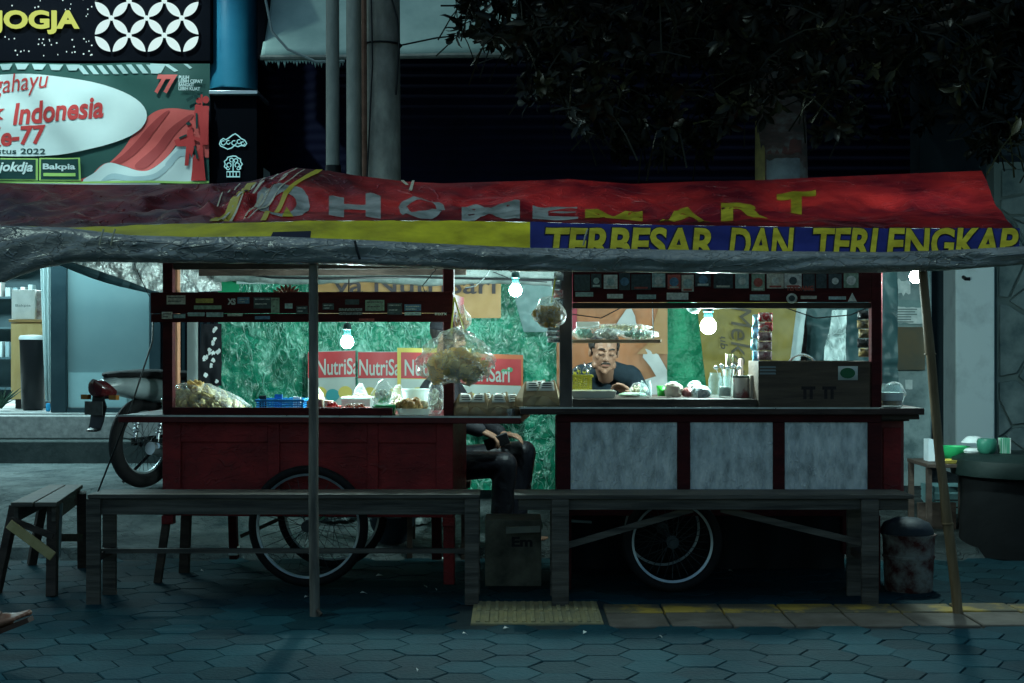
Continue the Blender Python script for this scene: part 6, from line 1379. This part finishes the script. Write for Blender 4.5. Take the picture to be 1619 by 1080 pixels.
MB().tube([(.30,0,.55),(.55,0,.48),(.85,0,.60),(1.0,0,.82)], [.05,.055,.06,.04], 12).build('frame_tube', blackp, mb)
loft([(.62,0,.60,.05,.06),(.80,0,.60,.10,.10),(.98,0,.62,.16,.20),(1.06,0,.60,.15,.22),(1.10,0,.60,.08,.2)]).build('leg_shield', grey_paint, mb)
loft([(.98,0,.93,.06,.05),(1.06,0,.93,.12,.08),(1.16,0,.90,.10,.07),(1.20,0,.88,.05,.04)]).build('headlight_cowl', grey_paint, mb)
MB().lathe((1.195,0,.885), [(0,.012),(.04,.010),(.055,0),(.055,-.02)], 18, 'x').build('headlight', jar_glass, mb)
for y in (-.07,.07): MB().cyl((1.24,y,.285),(1.08,y,.72),.016).build('fork_leg', steel, mb)
MB().tube([(1.0,-.34,.98),(1.02,-.2,.97),(1.06,0,.93),(1.02,.2,.97),(1.0,.34,.98)], .013, 8).build('handlebar', blackp, mb)
for s_ in (-1,1):
    MB().cyl((1.0,.22*s_,.975),(.99,.36*s_,.985),.018).build('grip', rubber, mb)
    m_ = MB().tube([(1.0,.22*s_,.98),(.99,.26*s_,1.12)], .006, 6); m_.sphere((.985,.29*s_,1.15), (.012,.065,.04), 14, 9); m_.build('mirror', blackp, mb)
loft([(1.0,0,.50,.03,.02),(1.1,0,.585,.055,.02),(1.24,0,.60,.06,.02),(1.40,0,.55,.055,.02),(1.50,0,.44,.045,.015)]).build('front_mudguard', grey_paint, mb)
MB().beam((.3,.10,.30),(.12,.30,.01), .02, .02).build('side_stand', blackp, mb)
place(mb, (X(227,9.25), 9.25, Z(771,9.25)), R(61)); mb.rotation_euler.x = 0

# ================================================================ PEOPLE
def solid_body(name, m_, mat, parent, voxel, smooth=3, fac=.5):
    me = bpy.data.meshes.new(name + '_cage'); org = wloc(parent)
    me.from_pydata([q - org for q in m_.v], [], m_.f)
    o = bpy.data.objects.new(name + '_cage', me); col.objects.link(o)
    r = o.modifiers.new('r', 'REMESH'); r.mode = 'VOXEL'; r.voxel_size = voxel; r.use_smooth_shade = True
    s_ = o.modifiers.new('s', 'SMOOTH'); s_.iterations = smooth; s_.factor = fac
    dg = bpy.context.evaluated_depsgraph_get(); dg.update()
    nm = bpy.data.meshes.new_from_object(o.evaluated_get(dg)); bpy.data.objects.remove(o); bpy.data.meshes.remove(me)
    nm.name = name; nm.materials.clear(); nm.materials.append(mat); nm.polygons.foreach_set('use_smooth', [True]*len(nm.polygons))
    o = bpy.data.objects.new(name, nm); col.objects.link(o); o.parent = parent; return o
def headmat(c, yaw, pitch=0, roll=0): return Matrix.Translation(c) @ Matrix.Rotation(R(yaw), 4, 'Z') @ Matrix.Rotation(R(pitch), 4, 'X') @ Matrix.Rotation(R(roll), 4, 'Y')
def head(m_):
    h = MB()
    h.sphere((0,.012,.035),(.077,.095,.085),20,14).sphere((0,-.018,-.028),(.067,.072,.082),20,14).sphere((0,-.045,-.083),(.045,.038,.030),16,10).sphere((0,-.068,-.100),.018)
    for s_ in (-1,1):
        h.sphere((s_*.043,-.060,-.014),.022).sphere((s_*.031,-.079,.005),(.017,.011,.010)).sphere((s_*.0125,-.097,-.030),.0085)
        h.sphere((s_*.079,.006,-.004),(.010,.021,.031)).sphere((s_*.05,-.03,-.07),(.022,.03,.025)).cap((s_*.012,-.083,.029),.010,(s_*.046,-.070,.026),.009)
    h.cap((0,-.086,.018),.0085,(0,-.108,-.026),.0125).cap((-.018,-.089,-.056),.0065,(.018,-.089,-.056),.0065).cap((-.015,-.087,-.067),.0075,(.015,-.087,-.067),.0075)
    return h.xf(m_)
def hand(m_, w_, d_, nrm, thumb, curl=.5, sc_=1.0):
    d_ = Vector(d_).normalized(); nrm = Vector(nrm); nrm = (nrm - d_*nrm.dot(d_)).normalized(); s_ = Vector(thumb); s_ = (s_ - d_*s_.dot(d_) - nrm*s_.dot(nrm)).normalized(); w_ = Vector(w_)
    for i, (off, L_) in enumerate([(.031,.072),(.010,.080),(-.011,.074),(-.031,.058)]):
        k = w_ + d_*.085*sc_ + s_*off*sc_
        m_.cap(w_ + d_*.012 + s_*off*.6*sc_, .014*sc_, k, .0112*sc_)
        a = 0; p_ = k; dd = d_
        for j, fr_ in enumerate((.45,.32,.23)):
            a += curl*(.55+.16*i) * (1 if j else .8); dd = d_*math.cos(a) + nrm*math.sin(a) + s_*(.10*(1.5-i))*(1-a*.5)*.5
            q = p_ + dd.normalized()*L_*fr_*sc_; m_.cap(p_, (.0098-.0012*j)*sc_, q, (.0088-.0012*j)*sc_, 10); p_ = q
    t0 = w_ + d_*.02*sc_ + s_*.022*sc_; t1 = t0 + (d_*.6 + s_*.75 + nrm*.35).normalized()*.042*sc_; t2 = t1 + (d_*.85 + s_*.3 + nrm*.45).normalized()*.030*sc_; t3 = t2 + (d_*.9 + nrm*.5).normalized()*.022*sc_
    m_.cap(t0,.0145*sc_,t1,.0115*sc_,10).cap(t1,.011*sc_,t2,.0095*sc_,10).cap(t2,.0095*sc_,t3,.008*sc_,10)
    m_.sphere(w_ + d_*.05*sc_, (.02*sc_,)*3, 12, 8)
def foot(m_, an, d_, up, sole=.07):
    d_ = Vector(d_).normalized(); up = (Vector(up) - d_*Vector(up).dot(d_)).normalized(); s_ = d_.cross(up); an = Vector(an)
    hl = an - up*sole*.62 - d_*.045; m_.cap(an, .040, hl, .033).cap(hl, .030, an + d_*.10 - up*sole*.72, .032)
    for i in range(5):
        o_ = s_*(-.034 + .017*i); L_ = [.185,.182,.172,.160,.145][i]
        m_.cap(an + d_*.03 - up*.028 + o_*.4, .030, an + d_*(L_-.055) - up*sole*.72 + o_, .0155); m_.cap(an + d_*(L_-.055) - up*sole*.72 + o_, .013, an + d_*L_ - up*sole*.80 + o_*1.05, [.0125,.0095,.0092,.0088,.0085][i])
def torso(m_, J, g=0.0, wid=1.0):
    pe, ch, nk, sl, sr = J['pelvis'], J['chest'], J['neck'], J['sl'], J['sr']; ax = (sl - sr).normalized()
    for t in (-.085, 0, .085): m_.cap(pe + ax*t*wid, .105+g, lerp(pe, ch, .5) + ax*t*.85*wid, .095+g, 16)
    for t in (-.10, 0, .10): m_.cap(lerp(pe, ch, .45) + ax*t*.75*wid, .095+g, ch + ax*t*wid, .105+g, 16)
    m_.cap(ch + ax*.09, .09+g, sl - ax*.015, .058+g, 16).cap(ch - ax*.09, .09+g, sr + ax*.015, .058+g, 16)
    m_.cap(sl - ax*.02, .052+g, nk + ax*.035, .046+g*.6, 14).cap(sr + ax*.02, .052+g, nk - ax*.035, .046+g*.6, 14)
def limb(m_, a, b, c, r, g=0, n=14, f0=0, f1=1):
    m_.cap(a, r[0]+g, b, r[1]+g, n).cap(b, r[1]+g, c, r[2]+g, n)
def person(lab, J, hm, skin, shirt, pants, hairm, sleeve=.55, loc=None, face=True, shoe=None, vox=.005, pants_g=.018):
    J = {k: Vector(v) if not isinstance(v, dict) else v for k, v in J.items()}
    t = thing('person', lab, 'person', loc or J['pelvis'])
    b = head(hm); hc_ = hm.translation
    b.cap(J['neck'] - Vector((0,0,.03)), .056, hm @ Vector((0,.012,-.05)), .050, 16)
    torso(b, J)
    for s_, k in (('l',1),('r',-1)):
        limb(b, J['s'+s_], J['e'+s_], J['w'+s_], (.046,.038,.026)); hd = J['hand'+s_]; hand(b, J['w'+s_], hd['d'], hd['n'], hd['t'], hd.get('curl', .5), .98)
        limb(b, J['h'+s_], J['k'+s_], J['a'+s_], (.078,.052,.034)); foot(b, J['a'+s_], J['fd'+s_], J.get('fu'+s_, Vector((0,0,1))))
    bo = solid_body('body', b, skin, t, vox, 3, .5)
    sh_ = MB(); torso(sh_, J, .014)
    for s_ in 'lr':
        a, e, w_ = J['s'+s_], J['e'+s_], J['w'+s_]
        if sleeve <= 1: sh_.cap(a, .062, lerp(a, e, sleeve), .058, 14)
        else: limb(sh_, a, e, lerp(e, w_, sleeve-1), (.064,.056,.042), 0)
    solid_body('jacket' if sleeve > 1 else 'shirt', sh_, shirt, t, .008, 4, .5)
    pn = MB(); pe = J['pelvis']; ax = (J['hl'] - J['hr']).normalized()
    pn.cap(pe + ax*.07, .118, pe - ax*.07, .118, 16)
    for s_ in 'lr': limb(pn, J['h'+s_], J['k'+s_], lerp(J['k'+s_], J['a'+s_], .92), (.085,.060,.046), pants_g*.6)
    solid_body('trousers', pn, pants, t, .009, 4, .5)
    # hair: cap of the skull above the hairline
    hh = MB(); g = MB().sphere((0,.016,.038), (.084,.101,.091), 40, 26)
    keep = []
    for f_ in g.f:
        c_ = sum((g.v[i] for i in f_), Vector())/len(f_)
        if (c_.z > .094 - .015*abs(c_.x)/.05) or (c_.y > -.01 and c_.z > -.015) or (c_.y > .035 and c_.z > -.055) or (c_.z > .03 and abs(c_.x) > .062 and c_.y > -.045): keep.append(f_)
    hh.add(g.v, keep); hh.v = [q + (q - Vector((0,.016,.038))).normalized()*(.007*nz(q.x*55, q.y*55, q.z*55)) for q in hh.v]
    hh.xf(hm).build('hair', hairm, t, solid=.008)
    if face:
        for s_ in (-1,1):
            br = MB(); br.tube([(s_*.014,-.0955,.030),(s_*.030,-.0945,.0345),(s_*.047,-.084,.029)], [.004,.005,.003], 6)
            br.xf(hm).build('eyebrow', hairm, t)
        ey = MB()
        for s_ in (-1,1): ey.tube([(s_*.017,-.0885,.001),(s_*.024,-.0915,-.003),(s_*.032,-.0915,-.0045),(s_*.040,-.0885,-.003),(s_*.046,-.084,.001)], .0018, 6)
        ey.xf(hm).build('eyelashes', hairm, t)
        mu = MB()
        for s_ in (-1,1): mu.tube([(s_*.001,-.1005,-.0465),(s_*.012,-.1005,-.047),(s_*.022,-.096,-.051),(s_*.027,-.090,-.058)], [.0045,.005,.0035,.002], 8)
        mu.xf(hm).build('moustache', hairm, t)
        MB().cap((-.006,-.0915,-.084),.006,(.006,-.0915,-.084),.006).xf(hm).build('chin_beard', hairm, t) if False else None
        MB().tube([(-.020,-.0935,-.0615),(0,-.0965,-.0612),(.020,-.0935,-.0615)], .0022, 6).xf(hm).build('lips', M('lip_brown', (.20,.075,.06), rough=.5), t)
    if shoe:
        for s_ in 'lr':
            so = MB()
            an = J['a'+s_]; d_ = J['fd'+s_].normalized(); up = J.get('fu'+s_, Vector((0,0,1))); up = (up - d_*up.dot(d_)).normalized(); sd = d_.cross(up)
            pts_ = [(-.085,.0),(-.07,.032),(0,.036),(.08,.045),(.15,.048),(.195,.03),(.207,0),(.195,-.03),(.15,-.045),(.08,-.038),(0,-.034),(-.07,-.03)]
            so.prism(pts_, lambda u, v, a: an + d_*u + sd*v - up*a, .070, .088)
            so.tube([an + d_*.07 + sd*.05 - up*.072, an + d_*.085 + sd*.035 - up*.028, an + d_*.09 - up*.012, an + d_*.085 - sd*.035 - up*.028, an + d_*.07 - sd*.048 - up*.072], .009, 8)
            so.build('sandal', shoe, t)
    return t
skin1 = M('warm_brown_skin', (.155,.082,.054), (.20,.11,.072), 9, rough=.5, bump=.08, bscale=60)
hairb = M('black_hair', (.008,.007,.007), (.02,.018,.017), 40, st=(1,1,.3), rough=.5, bump=.4)
tee = M('dark_blue_tee', (.006,.013,.019), (.012,.023,.032), 5, rough=.85, bump=.5, bscale=9, dist=.02)
Yv = 8.2
hmv = headmat((X(955,8.14), 8.14, 1.176), 6, 10, 3)
vend = person('seated man with moustache in dark blue t-shirt, looking down behind the zinc cart',
 dict(pelvis=(.56,8.55,.56), chest=(.555,8.44,.93), neck=(.545,8.29,1.075), sl=(.70,8.32,1.03), sr=(.40,8.32,1.035), el=(.775,8.14,.86), er=(.355,8.12,.86), wl=(.675,7.90,.925), wr=(.45,7.92,.87),
      handl=dict(d=(-.72,-.30,.58), n=(-.5,-.5,-.6), t=(-.2,-.9,.3), curl=.42), handr=dict(d=(.95,-.2,.0), n=(0,0,-1), t=(0,-1,0), curl=.35),
      hl=(.65,8.5,.52), hr=(.47,8.5,.52), kl=(.72,8.08,.50), kr=(.42,8.08,.50), al=(.70,8.02,.09), ar=(.44,8.02,.09), fdl=(.15,-1,0), fdr=(-.15,-1,0)),
 hmv, skin1, tee, M('dark_trousers', (.015,.018,.024), rough=.9), hairb, .75, (.56,8.5,.0), vox=.0042, shoe=M('brown_sandal', (.05,.025,.018), rough=.6))
stl = thing('wooden_stool', 'low wooden stool under the seated man', 'stool', (.56,8.55,.09))
MB().box(.36,.76,8.40,8.70,.405,.43).build('seat', dark_wood, stl, bevel=.004)
for x in (.38,.71):
    for y in (8.42,8.65): MB().box(x,x+.03,y,y+.03,gz(y)-.01,.404).build('leg', dark_wood, stl)
blackj = M('black_jacket', (.006,.007,.010), (.012,.013,.017), 5, rough=.7, bump=.5, bscale=8, dist=.02)
nylon = M('black_nylon', (.003,.004,.007), (.006,.007,.011), 5, rough=.42, bump=.7, bscale=10, dist=.02)
hmc = headmat((-.365,8.20,1.262), 62, 8, 0)
cust = person('person in black sitting sideways in the gap between the carts, hand resting on thigh',
 dict(pelvis=(-.44,8.26,.56), chest=(-.42,8.25,.93), neck=(-.395,8.23,1.095), sl=(-.40,8.42,1.04), sr=(-.40,8.06,1.04), el=(-.25,8.44,.80), er=(-.32,8.00,.79), wl=(-.06,8.30,.70), wr=(-.175,7.99,.735),
      handl=dict(d=(.8,-.4,-.1), n=(0,0,-1), t=(0,-1,0), curl=.5), handr=dict(d=(.80,.05,-.38), n=(.1,.2,-.9), t=(.3,.9,.2), curl=.62),
      hl=(-.44,8.35,.52), hr=(-.44,8.16,.52), kl=(.07,8.36,.585), kr=(-.04,8.04,.54), al=(.02,8.36,.13), ar=(-.07,8.04,.09), fdl=(1,0,0), fdr=(1,-.1,0)),
 hmc, skin1, blackj, nylon, hairb, 1.92, (-.44,8.26,0), face=True, vox=.005, shoe=M('brown_sandal', (.05,.025,.018)), pants_g=.02)
cp = MB(); g = MB().sphere((0,.014,.050), (.090,.107,.086), 32, 20); cp.add(g.v, [f_ for f_ in g.f if sum(g.v[i].z for i in f_)/len(f_) > .042]); 
cp.add([(-.06,-.085,.046),(0,-.100,.046),(.06,-.085,.046),(.05,-.14,.036),(0,-.155,.034),(-.05,-.14,.036)], [(0,1,4,5),(1,2,3,4)]); cp.xf(hmc).build('black_cap', blackj, cust, solid=.006)
stl = thing('wooden_stool', 'low dark stool under the person in black', 'stool', (-.44,8.28,.06))
MB().box(-.62,-.24,8.10,8.42,.40,.43).build('seat', dark_wood, stl, bevel=.004)
for x in (-.60,-.29):
    for y in (8.12,8.37): MB().box(x,x+.03,y,y+.03,gz(y)-.01,.399).build('leg', dark_wood, stl)
o = MB().box(-.035,.035,-.006,.006,-.07,.07).xf(Matrix.Translation((-.085,8.005,.672)) @ Matrix.Rotation(R(70),4,'Y') @ Matrix.Rotation(R(20),4,'Z')).build('phone', blackp, bevel=.006); tag(o, 'dark phone held in the hand of the person in black', 'phone')
hmw = headmat((-2.80,5.55,1.63), 85, 0, 0)
walk = person('barefoot person in sandals stepping in from the left edge, only the raised foot in view',
 dict(pelvis=(-2.86,5.55,.93), chest=(-2.84,5.55,1.30), neck=(-2.83,5.55,1.47), sl=(-2.83,5.73,1.42), sr=(-2.83,5.37,1.42), el=(-2.95,5.78,1.14), er=(-2.72,5.33,1.14), wl=(-2.88,5.78,.88), wr=(-2.52,5.36,.95),
      handl=dict(d=(.2,0,-1), n=(.2,-.9,0), t=(1,0,0), curl=.3), handr=dict(d=(.5,0,-.8), n=(.2,.9,0), t=(1,0,.5), curl=.3),
      hl=(-2.86,5.64,.90), hr=(-2.86,5.46,.90), kl=(-2.84,5.65,.48), kr=(-2.47,5.47,.55), al=(-3.22,5.66,.14), ar=(-2.072,5.50,.155), fdl=(.9,0,-.35), fdr=(.93,0,.36), ful=(.35,0,.9), fur=(-.36,0,.93)),
 hmw, M('brown_skin_dark', (.14,.06,.038), (.18,.08,.05), 9, rough=.45), tee, M('dark_shorts', (.02,.022,.028), rough=.9), hairb, .6, (-2.86,5.55,0), vox=.006, shoe=M('brown_sandal', (.05,.025,.018)))
